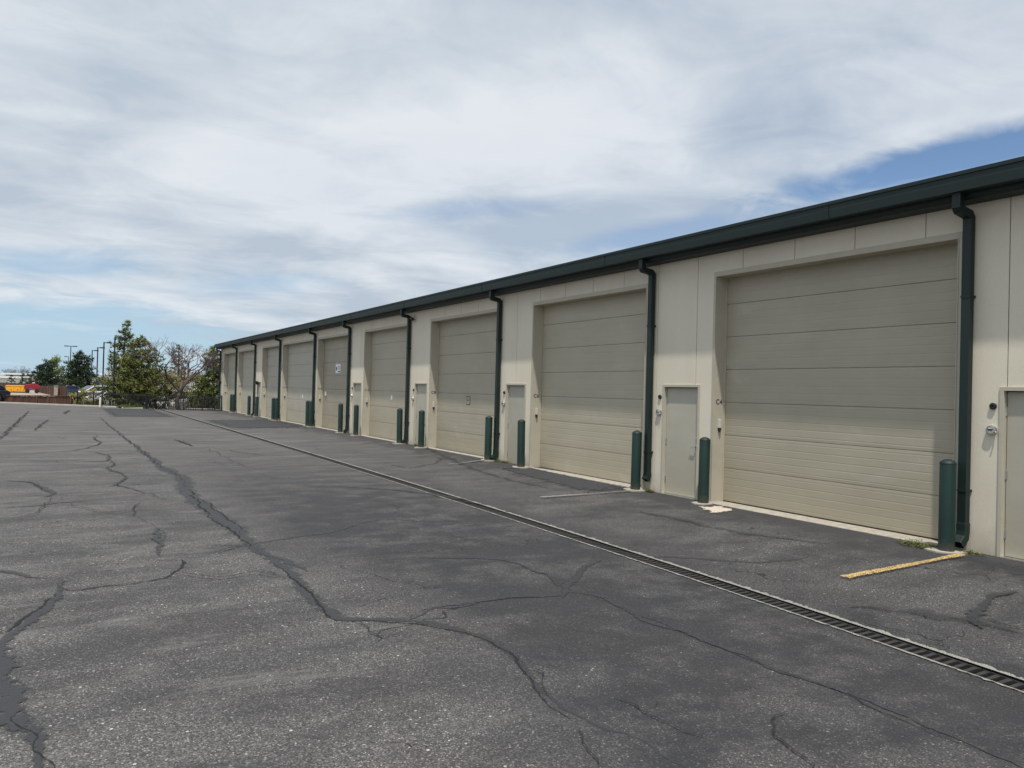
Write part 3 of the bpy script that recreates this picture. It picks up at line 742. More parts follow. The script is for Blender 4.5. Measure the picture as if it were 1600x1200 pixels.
# ------------------------------------------------------------------ bollards
bo = empty('bollard', (0, 0, 0))
m = MB(); m.lathe([(.094, -.1), (.094, 1.10), (.092, 1.108)], 28); m.build('sleeve', GREEN_B, bo, smooth_a=40)
m = MB(); m.lathe([(.096, 1.098), (.096, 1.112), (.088, 1.124), (.066, 1.142), (.036, 1.156), (.002, 1.162)], 28); m.build('cap', GREEN_R, bo, smooth_a=50)
m = MB(); rp_ = []
for j in range(18):
    a = 2 * math.pi * j / 18; rr = .17 + .05 * R.random(); rp_.append((rr * math.cos(a) * .9, rr * math.sin(a) * 1.3))
m.prism(rp_, -.05, .016, 'z'); m.build('footing', CONC, bo)
firstb = True
names_open = [o for o in OPEN if o[0] != 'C2']
for i, (nm, a, b) in enumerate(names_open):
    for side, y in (('right', a - .08), ('left', b - .04)):
        if firstb: o = bo; firstb = False
        else: o = copy_tree(bo)
        x = 9.665 + R.uniform(-.02, .02)
        if nm == 'C4': x = 9.63 if side == 'right' else 9.70
        yy = y + (0 if side == 'right' else .0)
        o.location = (x, yy, gz(x, yy) + (.0 if nm == 'C4' else .012)); o.rotation_euler = (R.uniform(-.012, .012), R.uniform(-.012, .012), R.uniform(0, 6))
        tag(o, f'dark green steel bollard with domed cap at the {side} edge of garage door {nm}', 'bollard', 'green bollards along the garage row')

# weeds growing at the foot of the wall
WEED = leafmat('weed_leaf', (.06, .085, .02), (.11, .13, .04), (.17, .16, .07), 9)
def weed(name, loc, n, h, spread, label):
    m = MB()
    for i in range(n):
        a = R.uniform(0, 6.28); r = spread * math.sqrt(R.random()); p = Vector((r * math.cos(a) * .6, r * math.sin(a), 0))
        a2 = R.uniform(0, 6.28); d = Vector((math.cos(a2), math.sin(a2), R.uniform(.2, 1.2))).normalized() * h * R.uniform(.3, 1.0) * (1.1 - r / spread * .6)
        m.tube([p, p + d], [.003, .0015], 3, False)
        for k in range(4):
            o = p + d * R.uniform(.3, 1.05); u = Vector((R.gauss(0, 1), R.gauss(0, 1), R.gauss(.1, .5))).normalized() * R.uniform(.012, .03)
            v = Vector((-u.y, u.x, R.uniform(-.006, .006))) * .42
            m.quad(o, o + u * .5 - v, o + u, o + u * .5 + v)
    o = m.build(name, WEED, fix=False); o.location = loc; tag(o, label, 'weed', 'weeds at the foot of the garage wall')
weed('weed', (9.62, 5.86, 0), 150, .15, .24, 'green weed clump left of the nearest bollard')
weed('weed', (9.78, 5.26, 0), 60, .09, .14, 'small weed below the nearest downspout')
weed('weed', (9.82, 11.35, .01), 90, .09, .13, 'low dry weeds below the downspout right of door C6')
weed('weed', (9.86, 17.3, .05), 60, .10, .2, 'weeds below the downspout right of door C8')
weed('weed', (9.84, 22.55, .05), 90, .24, .14, 'upright weed in front of the entry door between C8 and C10')
weed('weed', (9.86, 16.95, .05), 40, .14, .1, 'small weed at the entry door between C6 and C8')

# ------------------------------------------------------------------ vegetation
def pine(name, loc, h, wid, seed, mleaf, label, cat='tree', group=None, bark=BARKD, base=.06, dens=1.0, tuft=.30, shape=1.0, lean=0):
    r = random.Random(seed); e = empty(name, loc); tag(e, label, cat, group)
    t = MB(); t.tube([(0, 0, -.3), (lean * .4, 0, h * .5), (lean, 0, h * .97)], [h * .022 + .03, h * .014 + .02, .015], 8); 
    c = MB(); nlev = int(h * 3.4 * dens)
    for i in range(nlev):
        z = h * (base + (1 - base) * (i + r.random()) / nlev); fz = z / h
        prof = (1 - fz) ** (.75 / shape) * (1 if fz > .14 else .7 + fz * 2)
        R0 = wid * .5 * prof + .08
        nbr = max(3, int((4 + R0 * 4.0) * dens))
        for j in range(nbr):
            a = r.uniform(0, 6.283); L = R0 * r.uniform(.45, 1.18)
            ox = lean * fz
            d = Vector((math.cos(a), math.sin(a), r.uniform(-.12, .42)))
            tip = Vector((ox, 0, z)) + d * L
            t.tube([(ox, 0, z), Vector((ox, 0, z)).lerp(tip, .6) + Vector((0, 0, .03)), tip], [.018, .012, .005], 3, False)
            nt_ = max(2, int(L / (tuft * .62)))
            for q in range(nt_):
                s = .35 + .65 * (q + r.random()) / nt_
                p = Vector((ox, 0, z)).lerp(tip, s) + Vector((r.uniform(-1, 1), r.uniform(-1, 1), r.uniform(-.6, .8))) * tuft * .35
                for w_ in range(9):
                    dd = Vector((r.gauss(0, 1), r.gauss(0, 1), r.gauss(.35, .9))).normalized()
                    dd = (dd + d * .5).normalized() * tuft * r.uniform(.5, 1)
                    sd = dd.orthogonal().normalized(); sd = (Matrix.Rotation(r.uniform(0, 6.28), 3, dd) @ sd) * tuft * .10
                    c.tri(p - sd, p + sd, p + dd)
    t.build('trunk', bark, e, smooth_a=50, fix=False); c.build('crown', mleaf, e, fix=False)
    return e
def leafy(name, loc, h, wid, seed, mleaf, label, cat='tree', group=None, trunk=.15, leaf=.16, n=2500, dep=None, parts=True):
    r = random.Random(seed); e = empty(name, loc); tag(e, label, cat, group)
    dep = dep or wid; c = MB(); t = MB()
    clumps = []
    for i in range(max(6, int(n / 130))):
        a = r.uniform(0, 6.283); q = math.sqrt(r.random()); zz = trunk * h + (1 - trunk) * h * r.random() ** .9
        k = math.sin(math.pi * min(.98, max(.12, (zz / h - trunk * .7) / (1.02 - trunk * .7)))) ** .6
        clumps.append((Vector((q * math.cos(a) * wid * .5 * k, q * math.sin(a) * dep * .5 * k, zz)), r.uniform(.5, 1.0)))
    for p, s in clumps:
        t.tube([(r.uniform(-.05, .05), 0, -.2), Vector((p.x * .35, p.y * .35, p.z * .5)), p], [.03 + .012 * h, .02 + .005 * h, .006], 4, False)
        for i in range(int(n / len(clumps))):
            d = Vector((r.gauss(0, 1), r.gauss(0, 1), r.gauss(0, .8))); d = d.normalized() * r.random() ** .5 * s * min(wid, h) * .20
            u = Vector((r.gauss(0, 1), r.gauss(0, 1), r.gauss(0, 1))).normalized(); v = u.orthogonal().normalized()
            o = p + d; o.z = max(o.z, .02); l = leaf * r.uniform(.6, 1.2)
            c.quad(o - u * l * .5, o - v * l * .28, o + u * l * .5, o + v * l * .28)
    t.build('stem' if trunk < .1 else 'trunk', BARKD, e, fix=False); c.build('foliage' if trunk < .1 else 'crown', mleaf, e, fix=False)
    return e
def bare(name, loc, h, seed, label, cat='tree', depth=7, spread=.62, r0=.11, limbs=3, group=None, first=.26):
    r = random.Random(seed); e = empty(name, loc); tag(e, label, cat, group)
    t = MB(); c = MB()
    def grow(p, d, L, rad_, n):
        m = t if n >= depth - 1 else c
        mid = p + d * L * .5 + Vector((r.gauss(0, 1), r.gauss(0, 1), r.gauss(0, .5))) * L * .07
        q = p + d * L
        m.tube([p, mid, q], [rad_, rad_ * .86, rad_ * .7], 6 if n > 4 else 3, False)
        if n == 0: return
        k = limbs if n == depth else (3 if r.random() < .45 else 2)
        for i in range(k):
            a = r.uniform(0, 6.283) if n < depth else 6.283 * (i + .25) / k
            o = d.orthogonal().normalized(); o = Matrix.Rotation(a, 3, d) @ o
            sp = r.uniform(.3, spread) if n < depth else r.uniform(.45, .75)
            nd = (d * math.cos(sp) + o * math.sin(sp) + Vector((0, 0, .10))).normalized()
            grow(q, nd, L * r.uniform(.66, .9) * (1.0 if n < depth else .95), rad_ * r.uniform(.58, .72), n - 1)
    grow(Vector((0, 0, -.1)), Vector((.03, 0, 1)).normalized(), h * first, r0, depth)
    t.build('trunk', BARK, e, smooth_a=60, fix=False); c.build('crown', TWIG, e, fix=False)
    return e
PINEM = leafmat('pine_needles', (.06, .085, .028), (.135, .165, .05), (.24, .245, .09), 1.3)
PINEO = leafmat('pine_needles_olive', (.08, .098, .027), (.155, .172, .05), (.24, .24, .085), 1.1)
SPRUCE = leafmat('dark_spruce_needles', (.016, .030, .018), (.034, .056, .030), (.06, .085, .04), .9)
SPRING = leafmat('spring_leaves', (.07, .10, .018), (.12, .16, .03), (.18, .21, .05), .8)
BROWNN = leafmat('brown_needles', (.10, .05, .025), (.15, .085, .04), (.12, .11, .04), 1.2)
OLIVE = leafmat('olive_shrub_leaves', (.08, .075, .028), (.135, .12, .045), (.19, .165, .075), 1.0)
FORS = leafmat('yellow_blossom', (.12, .13, .02), (.28, .25, .04), (.42, .36, .07), 2)
DARKB = leafmat('dark_bush_leaves', (.012, .018, .012), (.025, .032, .02), (.045, .055, .03), 2)
def foot(px, depth, z=-.1):
    p = pt(px, 600, depth); return (p.x, p.y, z)
pine('pine_tree', foot(187, 57.5), 6.5, 3.9, 3, PINEM, 'tallest green pine rising behind the iron fence', group='pines behind the iron fence', dens=1.25, shape=.95, lean=.35)
pine('pine_tree', foot(217, 56.5), 5.2, 3.9, 11, PINEO, 'broad olive green pine right of the tallest pine', group='pines behind the iron fence', dens=1.35, shape=1.8, tuft=.34)
pine('pine_tree', foot(243, 60), 4.6, 2.6, 12, PINEM, 'lower green pine between the broad pine and the bare tree', group='pines behind the iron fence', dens=.8, shape=1.2)
pine('pine_tree', foot(333, 58.5, -.3), 4.9, 3.3, 5, PINEM, 'green pine standing against the far corner of the garage row', group='pines behind the iron fence', dens=1.35, shape=1.5, tuft=.34)
pine('pine_tree', foot(278, 74, -.4), 6.1, 2.6, 6, PINEM, 'slim green pine tip showing above the bare tree', group='pines behind the iron fence', dens=.8)
pine('pine_tree', foot(279, 66, -.3), 4.6, 3.4, 8, BROWNN, 'browned conifer standing behind the bare tree', group='pines behind the iron fence', dens=.75, shape=1.3)
leafy('shrub', foot(262, 60, -.3), 2.9, 3.6, 21, OLIVE, 'olive brown shrub left of the bare tree trunk', 'shrub', trunk=.05, n=4200, leaf=.13)
leafy('shrub', foot(306, 60, -.3), 2.9, 3.4, 22, OLIVE, 'olive brown shrub right of the bare tree trunk', 'shrub', trunk=.05, n=4200, leaf=.13)
bt = bare('bare_tree', (pt(281, 600, 53.6).x, pt(281, 600, 53.6).y, 0), 4.6, 17, 'leafless spreading tree in front of the iron fence', depth=8, r0=.13, limbs=3, first=.27, spread=.72); bt.scale = (1.3, 1.3, 1.06)
pine('spruce_tree', foot(124, 84, -.3), 5.2, 3.9, 31, SPRUCE, 'dark rounded spruce left of the lamp posts', group='dark spruces beyond the yard', dens=1.25, shape=2.1, tuft=.42)
pine('spruce_tree', foot(72, 92, .3), 3.7, 3.8, 32, SPRUCE, 'low dark spruce left of the bright spring tree', group='dark spruces beyond the yard', dens=1.25, shape=2.1, tuft=.42)
leafy('deciduous_tree', foot(94, 96, .2), 4.5, 3.6, 33, SPRING, 'bright yellow green spring tree between two dark spruces', trunk=.2, n=3600, leaf=.2)
pine('spruce_tree', foot(48, 98, .2), 2.4, 2.2, 34, SPRUCE, 'small dark spruce at the end of the white warehouse', group='dark spruces beyond the yard', dens=1.0, shape=1.6)
pine('spruce_tree', foot(18, 112, .5), 2.0, 1.8, 35, SPRUCE, 'tiny dark conifer in front of the white warehouse, left one', group='dark spruces beyond the yard', dens=1.0)
pine('spruce_tree', foot(34.5, 108, .5), 2.2, 1.8, 36, SPRUCE, 'tiny dark conifer in front of the white warehouse, right one', group='dark spruces beyond the yard', dens=1.0)
leafy('shrub', foot(133, 60, -.1), 1.35, 2.4, 41, FORS, 'yellow flowering shrub behind the iron fence', 'shrub', trunk=.03, n=2600, leaf=.10)
leafy('shrub', foot(121, 66, .2), 1.2, 2.0, 42, SPRING, 'low green shrub beside the blue bin', 'shrub', trunk=.03, n=900, leaf=.12)
leafy('shrub', foot(247, 53.4, 0), .75, 1.3, 43, DARKB, 'dark low bush at the iron fence post', 'shrub', trunk=.03, n=1500, leaf=.08)
leafy('shrub', foot(301, 55.5, -.1), .95, .85, 44, SPRING, 'rounded green bush right of the bare trunk', 'shrub', trunk=.03, n=1500, leaf=.07)
leafy('shrub', foot(322, 56.5, -.1), 1.0, 1.3, 45, DARKB, 'dark bush near the corner of the garage row', 'shrub', trunk=.03, n=2600, leaf=.09)
leafy('shrub', foot(200, 57, -.2), 1.5, 4.0, 46, DARKB, 'dark undergrowth below the tall pines', 'shrub', trunk=.03, n=3200, leaf=.11)
leafy('shrub', foot(228, 57.5, -.2), 1.2, 2.2, 48, OLIVE, 'olive undergrowth below the broad pine', 'shrub', trunk=.03, n=1500, leaf=.10)
for px, w_, s in ((14, 7, 1), (29, 8, 2), (46, 7, 3)):
    bare('bare_tree', foot(px, 230, -.4), 5.0 if s != 2 else 5.8, 50 + s, ['', 'leftmost grey leafless tree beyond the white warehouse', 'middle and tallest grey leafless tree beyond the white warehouse', 'rightmost grey leafless tree beyond the white warehouse'][s], depth=7, r0=.12, limbs=4, group='leafless trees beyond the warehouse', first=.3, spread=.75)
# grass along the curb
gr = MB()
for i in range(2600):
    u = R.random(); p = pt(183 + 50 * u, 600, 52.6 + R.uniform(0, 2.2) - .6 * u); z = .04
    if R.random() < .25: p = pt(110 + 235 * R.random(), 600, 55.5 + R.uniform(-1, 3))
    if p.y < ycurb(p.x) + .15: continue
    a = R.uniform(0, 6.28); hh = R.uniform(.08, .26)
    gr.tri((p.x - .02 * math.cos(a), p.y - .02 * math.sin(a), z), (p.x + .02 * math.cos(a), p.y + .02 * math.sin(a), z), (p.x + R.uniform(-.06, .06), p.y + R.uniform(-.06, .06), z + hh))
tag(gr.build('grass', leafmat('verge_grass', (.05, .08, .02), (.09, .13, .03), (.14, .16, .05), 2), fix=False), 'tufts of short grass along the far curb', 'grass', kind='stuff')

# ------------------------------------------------------------------ fences
def iron_fence(A, B, label, z0=-.05, z1=1.02, posts=4):
    A = Vector(A); B = Vector(B); L = (B - A).length; a = math.atan2(B.y - A.y, B.x - A.x)
    e = empty('iron_fence', (A.x, A.y, 0), a); tag(e, label, 'fence', 'black iron fence sections')
    m = MB()
    for z in (z0 + .12, z1 - .1): m.box(0, L, -.022, .022, z, z + .05)
    m.build('rail', DARKI, e)
    m = MB(); n = int(L / .14)
    for i in range(n + 1): m.box(i * L / n - .013, i * L / n + .013, -.013, .013, z0, z1)
    m.build('picket_panel', DARKI, e)
    for i in range(posts):
        x = L * i / (posts - 1); p = MB(); p.box(x - .032, x + .032, -.032, .032, -.4, z1 + .06); p.prism([(x - .04, z1 + .06), (x + .04, z1 + .06), (x, z1 + .1)], -.04, .04)
        p.build('post', DARKI, e)
pA, pB, pC = pt(121.5, 600, 57.2), pt(229.5, 600, 53.6), pt(347, 600, 51.7)
iron_fence((pA.x, pA.y), (pB.x, pB.y), 'left section of black iron picket fence behind the far curb', posts=5)
iron_fence((pB.x + .06, pB.y - .01), (pC.x, pC.y), 'right section of black iron picket fence ending at the garage corner', posts=5)
p = pt(157.5, 600, 54.8)
m = MB(); m.lathe([(.07, -.2), (.07, .62), (.05, .68), (.02, .70)], 12); o = m.build('marker_post', simple('cream_post_paint', (.62, .58, .45), .6), smooth_a=40); o.location = (p.x, p.y, 0); tag(o, 'short cream marker post behind the far curb', 'post')

def board_fence(A, B, zA0, zA1, zB0, zB1, label, cap=True, bw=.14, group=None):
    A = Vector(A); B = Vector(B); L = (B - A).length; a = math.atan2(B.y - A.y, B.x - A.x)
    e = empty('board_fence', (A.x, A.y, 0), a); tag(e, label, 'fence', group)
    m = MB(); n = max(2, int(L / bw)); r = random.Random(int(L * 100))
    for i in range(n):
        t = (i + .5) / n; off = r.uniform(-.02, .02)
        m.box(i * L / n + .008, (i + 1) * L / n - .026, -.03 + off, .03 + off, zA0 + (zB0 - zA0) * t, zA1 + (zB1 - zA1) * t + r.uniform(-.015, .015))
    m.build('board_panel', BROWN, e)
    k = MB(); k.box(-.02, L + .02, .035, .075, min(zA0, zB0) + .2, min(zA1, zB1) - .02); k.build('backing_rail', BROWN, e)
    if cap:
        c = MB(); Mx = Matrix.Translation((0, 0, zA1)) @ Matrix.Rotation(-math.atan2(zB1 - zA1, L), 4, 'Y'); c.box(-.05, L + .05, -.09, .09, .018, .075, Mx); c.build('cap_rail', BROWN, e)
    for i in range(3):
        x = L * i / 2; t = i / 2; p = MB(); p.box(x - .07, x + .07, -.11, -.045, zA0 + (zB0 - zA0) * t - .1, zA1 + (zB1 - zA1) * t + .01); p.build('post', BROWN, e)
def zat(py, px, depth): return pt(px, py, depth).z
P0, P1 = pt(10, 600, 60.5), pt(113, 600, 57.0)
board_fence((P0.x, P0.y), (P1.x, P1.y), -.05, zat(618.5, 10, 60.5), -.05, zat(619.5, 113, 57), 'low brown timber retaining wall of upright boards along the curb')
# gravel pad held up by that wall
PADZ = zat(619.5, 60, 59) - .03
GRAV = simple('pale_gravel', (.30, .25, .20), .95, .25, 3, bmp=.3, bscale=20)
q0, q1, q2, q3 = pt(-60, 600, 63.5), pt(114, 600, 57.4), pt(118, 600, 80), pt(-60, 600, 130)
m = MB(); m.prism([(q0.x, q0.y), (q1.x, q1.y), (q2.x, q2.y), (pt(100, 600, 100).x, pt(100, 600, 100).y), (q3.x, q3.y)], -.5, PADZ, 'z')
tag(m.build('gravel_pad', GRAV), kind='structure')
P0, P1 = pt(61, 600, 80), pt(86, 600, 64)
board_fence((P0.x, P0.y), (P1.x, P1.y), PADZ - .05, zat(602.8, 61, 80), PADZ - .05, zat(603.6, 86, 64), 'brown board fence behind the red machine', False, group='brown board fences of the yard')
P0, P1 = pt(91, 600, 63), pt(104.5, 600, 62)
board_fence((P0.x, P0.y), (P1.x, P1.y), PADZ - .05, zat(603, 91, 63), PADZ - .05, zat(604, 104, 62), 'short brown board fence between the stone pillar and the blue bin', False, group='brown board fences of the yard')
P0, P1 = pt(-40, 600, 100), pt(41, 600, 88)
board_fence((P0.x, P0.y), (P1.x, P1.y), PADZ - .05, zat(596.2, 0, 100), PADZ - .05, zat(599.6, 41, 88), 'long brown board fence behind the yellow hopper', False, bw=.25, group='brown board fences of the yard')
p = pt(88, 600, 62.5)
e = empty('stone_pillar', (p.x, p.y, PADZ), -.1); tag(e, 'pale stone gate pillar between two brown board fences', 'pillar')
m = MB(); zt = zat(603.5, 88, 62.5) - PADZ
for i in range(5):
    for j in (0, 1):
        x0 = -.14 + j * .14; m.box(x0 + .004, x0 + .136, -.14, .14, i * zt / 5 + .004, (i + 1) * zt / 5 - .004)
m.box(-.13, .13, -.13, .13, 0, zt); m.build('shaft', CONC, e)
m = MB(); m.box(-.17, .17, -.17, .17, zt, zt + .05); m.build('cap', CONC, e)

# ------------------------------------------------------------------ yard equipment
p = pt(28.5, 600, 75)
def fac(p): return math.atan2(-p.x, p.y)      # turn so that the local x axis runs across the view
e = empty('salt_hopper', (p.x, p.y, PADZ), fac(p) - .05); tag(e, 'yellow plastic hopper with ribbed sides on the gravel pad', 'hopper')
YP = painted('yellow_plastic', (.78, .38, .02), .45)
m = MB(); hw = 1.02
m.prism([(-hw + .12, .12), (hw - .12, .12), (hw, .50), (hw, .58), (-hw, .58), (-hw, .50)], -.42, .42, 'y')
m.build('tub', YP, e, bevel=.02)
m = MB(); m.prism([(-hw - .03, .58), (hw + .03, .58), (hw - .06, .72), (-hw + .06, .72)], -.45, .45, 'y'); m.build('lid', YP, e, bevel=.02)
for x in (-.55, -.02, .5):
    m = MB(); m.box(x - .21, x + .21, -.46, -.40, .10, .48); m.build('rib', YP, e, bevel=.015)
    m = MB(); m.box(x - .04, x + .04, -.475, -.46, .24, .34); m.build('pocket', simple('brown_pocket', (.2, .07, .01), .7), e)
m = MB(); m.box(-hw + .1, hw - .1, -.4, .4, 0, .1); m.build('skid', DARKI, e)
p = pt(50.5, 600, 74)
e = empty('utility_loader', (p.x, p.y, PADZ), fac(p)); e.scale = (.92, 1, 1.08); tag(e, 'red compact machine with rounded hood beside the yellow hopper', 'machine')
RED = painted('red_machine_paint', (.27, .010, .022), .5)
m = MB(); m.prism([(-.74, .40), (-.72, .66), (-.55, .78), (-.2, .80), (-.05, .90), (.22, .91), (.3, .80), (.60, .74), (.78, .46), (.60, .30), (-.6, .30)], -.4, .4, 'y'); m.build('body', RED, e, bevel=.04)
m = MB(); m.prism([(-.02, .87), (.02, .98), (.22, .98), (.25, .88)], -.3, .3, 'y'); m.build('seat', GREYBOX, e, bevel=.02)
for x in (-.42, .42):
    for y in (-.42, .42):
        m = MB(); m.lathe([(.1, -.07), (.2, -.07), (.21, 0), (.2, .07), (.1, .07)], 18, M=Matrix.Translation((x, y, .2)) @ Matrix.Rotation(rad(90), 4, 'X')); w_ = m.build('wheel', TYRE, e, smooth_a=40)
        m = MB(); m.lathe([(.11, -.075), (.11, .075)], 12, M=Matrix.Translation((x, y, .2)) @ Matrix.Rotation(rad(90), 4, 'X')); m.build('rim', DARKI, w_)
m = MB(); m.box(-.35, .05, -.43, -.40, .28, .44); m.build('side_panel', painted('blue_grey_panel', (.06, .08, .2)), e)
p = pt(113, 600, 62)
e = empty('waste_bin', (p.x, p.y, PADZ - .05), fac(p) + .1); tag(e, 'dark blue steel bin standing behind the timber wall', 'bin')
BLUE = painted('dark_blue_paint', (.03, .045, .085), .5)
m = MB(); m.prism([(-.36, 0), (.36, 0), (.42, .88), (-.42, .88)], -.4, .4, 'y'); 
for x in (-.2, 0, .2): m.box(x - .03, x + .03, -.44, -.39, .08, .7)
m.build('body', BLUE, e, bevel=.01)
m = MB(); m.prism([(-.44, .88), (.44, .88), (.42, .95), (-.42, .95)], -.46, .46, 'y'); m.build('lid', BLUE, e, bevel=.01)

# ------------------------------------------------------------------ vehicles
def wheels(e, xs_, yw, r_, wheel_mat=TYRE):
    for x in xs_:
        for y in (-yw, yw):
            M = Matrix.Translation((x, y, r_)) @ Matrix.Rotation(rad(90), 4, 'X')
            m = MB(); m.lathe([(r_ * .6, -.11), (r_ * .94, -.11), (r_, -.07), (r_, .07), (r_ * .94, .11), (r_ * .6, .11)], 22, M=M); w_ = m.build('wheel', TYRE, e, smooth_a=40)
            m = MB(); m.lathe([(r_ * .15, -.10), (r_ * .62, -.10), (r_ * .62, .10), (r_ * .15, .10)], 16, M=M); m.build('rim', CHROME, w_, smooth_a=40)
def car(loc, rz, paint, label, scale=1):
    e = empty('parked_car', loc, rz); tag(e, label, 'car', None); e.scale = (scale,) * 3
    low = [(-2.15, .35), (-2.2, .62), (-2.12, .86), (-1.2, .95), (1.95, .93), (2.15, .84), (2.2, .5), (2.1, .3), (1.72, .3), (1.62, .55), (1.32, .68), (1.0, .55), (.92, .28), (-.95, .28), (-1.02, .55), (-1.32, .68), (-1.62, .55), (-1.72, .3)]
    m = MB(); m.prism(low, -.88, .88, 'y'); m.build('body', paint, e, bevel=.06)
    top = [(-1.25, .93), (-.45, 1.42), (.9, 1.46), (1.75, 1.25), (1.95, .92)]
    m = MB(); m.prism(top, -.76, .76, 'y'); m.build('cabin', paint, e, bevel=.07)
    for s in (-1, 1):
        for prof in ([(-.95, .98), (-.4, 1.36), (.15, 1.39), (.15, .98)], [(.22, .98), (.22, 1.39), (.88, 1.38), (1.1, .98)], [(1.18, .98), (.98, 1.37), (1.62, 1.22), (1.75, 1.0)]):
            m = MB(); m.prism(prof, s * .755, s * .768, 'y'); m.build('side_window', GLASS, e)
        m = MB(); m.box(-2.19, -2.05, s * .6 - .18, s * .6 + .18, .64, .76); m.build('headlight', GREYBOX, e, bevel=.02)
        m = MB(); m.box(2.06, 2.2, s * .66 - .15, s * .66 + .15, .62, .82); m.build('taillight', painted('red_lens', (.3, .01, .01), .2), e, bevel=.02)
    m = MB(); m.prism([(-1.24, .97), (-.5, 1.40), (-.52, 1.42), (-1.27, .99)], -.66, .66, 'y'); m.build('windscreen', GLASS, e)
    wheels(e, (-1.32, 1.32), .78, .32)
    return e
NAVY = painted('dark_navy_paint', (.008, .012, .02), .25)
p = pt(-40.5, 600, 59.8); car((p.x, p.y, -.02), fac(p) + .08, NAVY, 'dark navy car cut off by the left edge of the photo', 1.06)
SILV = painted('silver_paint', (.5, .52, .56), .3)
p = pt(150, 600, 70); car((p.x, p.y, .0), fac(p) + .35, SILV, 'silver car parked beyond the yellow flowering shrub')
p = pt(176, 600, 66); car((p.x, p.y, -.35), fac(p) + .2, WHITEP, 'white car parked beyond the tallest pine')
def van(loc, rz, label, L=4.6, Hh=1.75):
    e = empty('parked_van', loc, rz); tag(e, label, 'van', 'white vans parked beyond the iron fence')
    prof = [(-L / 2, .32), (-L / 2, .75), (-L / 2 + .25, .95), (-L / 2 + .75, 1.05), (-L / 2 + 1.35, Hh - .08), (-L / 2 + 1.7, Hh), (L / 2 - .1, Hh), (L / 2, Hh - .15), (L / 2, .32)]
    m = MB(); m.prism(prof, -.9, .9, 'y'); m.build('body', WHITEP, e, bevel=.05)
    for s in (-1, 1):
        m = MB(); m.prism([(-L / 2 + .95, 1.08), (-L / 2 + 1.42, Hh - .2), (-L / 2 + 1.95, Hh - .2), (-L / 2 + 1.95, 1.08)], s * .9, s * .912, 'y'); m.build('side_window', GLASS, e)
        m = MB(); m.box(-L / 2 - .01, -L / 2 + .1, s * .65 - .14, s * .65 + .14, .7, .84); m.build('headlight', GREYBOX, e)
        m = MB(); m.box(L / 2 - .02, L / 2 + .012, s * .8 - .06, s * .8 + .06, .7, 1.1); m.build('taillight', painted('red_van_lens', (.3, .01, .01), .2), e)
    m = MB(); m.prism([(-L / 2 + .78, 1.08), (-L / 2 + 1.33, Hh - .12), (-L / 2 + 1.31, Hh - .1), (-L / 2 + .75, 1.09)], -.74, .74, 'y'); m.build('windscreen', GLASS, e)
    m = MB(); m.box(-.2, .9, -.914, -.9, .5, Hh - .25); m.build('side_door', WHITEP, e)
    wheels(e, (-L / 2 + .85, L / 2 - .9), .82, .33)
    return e
p = pt(291, 600, 62); van((p.x, p.y, -.45), fac(p) + 1.15, 'white van seen beside the bare trunk')
p = pt(325, 600, 66); van((p.x, p.y, -.45), fac(p) + .2, 'white van behind the pine at the garage corner')
p = pt(243, 600, 66); van((p.x, p.y, -.45), fac(p) + .3, 'white van behind the fence post left of the bare tree')

# ------------------------------------------------------------------ lamp posts
def lamp(px, ytop, depth, side, label, double=False, small=False, zb=-.5):
    p = pt(px, ytop, depth); e = empty('lamp_post', (p.x, p.y, zb), fac(p)); tag(e, label, 'lamp post', 'dark lamp posts beyond the fence')
    h = p.z - zb; rr = .05 if not small else .06
    m = MB(); m.tube([(0, 0, 0), (0, 0, h)], [rr * 1.3, rr], 8); m.build('pole', DARKI, e, smooth_a=50)
    m = MB(); m.lathe([(.16, 0), (.16, .12), (.1, .2)], 10); m.build('base', CONC, e)
    for s in ((-1, 1) if double else (side,)):
        m = MB()
        if small: m.box(-.3, .3, -.2, .2, h - .02, h + .3)
        else:
            m.box(*sorted((s * .04, s * .22)), -.03, .03, h - .08, h - .02)
            m.box(*sorted((s * .2, s * .2 + s * (.4 if not double else .55))), -.16, .16, h - .09, h + .02)
        m.build('lamp_head', DARKI, e, bevel=.01)
lamp(63, 572, 150, 1, 'tiny distant lamp post above the white warehouse end', small=True)
lamp(110.8, 540.5, 100, 1, 'double headed lamp post above the dark spruce', double=True)
lamp(107.4, 557, 120, -1, 'short single lamp post left of the double headed one')
lamp(144.2, 547, 82, 1, 'leftmost lamp post of the row beside the tallest pine')
lamp(152.8, 542.5, 72, 1, 'second lamp post of the row beside the tallest pine')
lamp(162.6, 534.5, 64, 1, 'third lamp post of the row, touching the edge of the pine')
lamp(179.8, 526.5, 55.5, 1, 'lamp post standing inside the tallest pine')

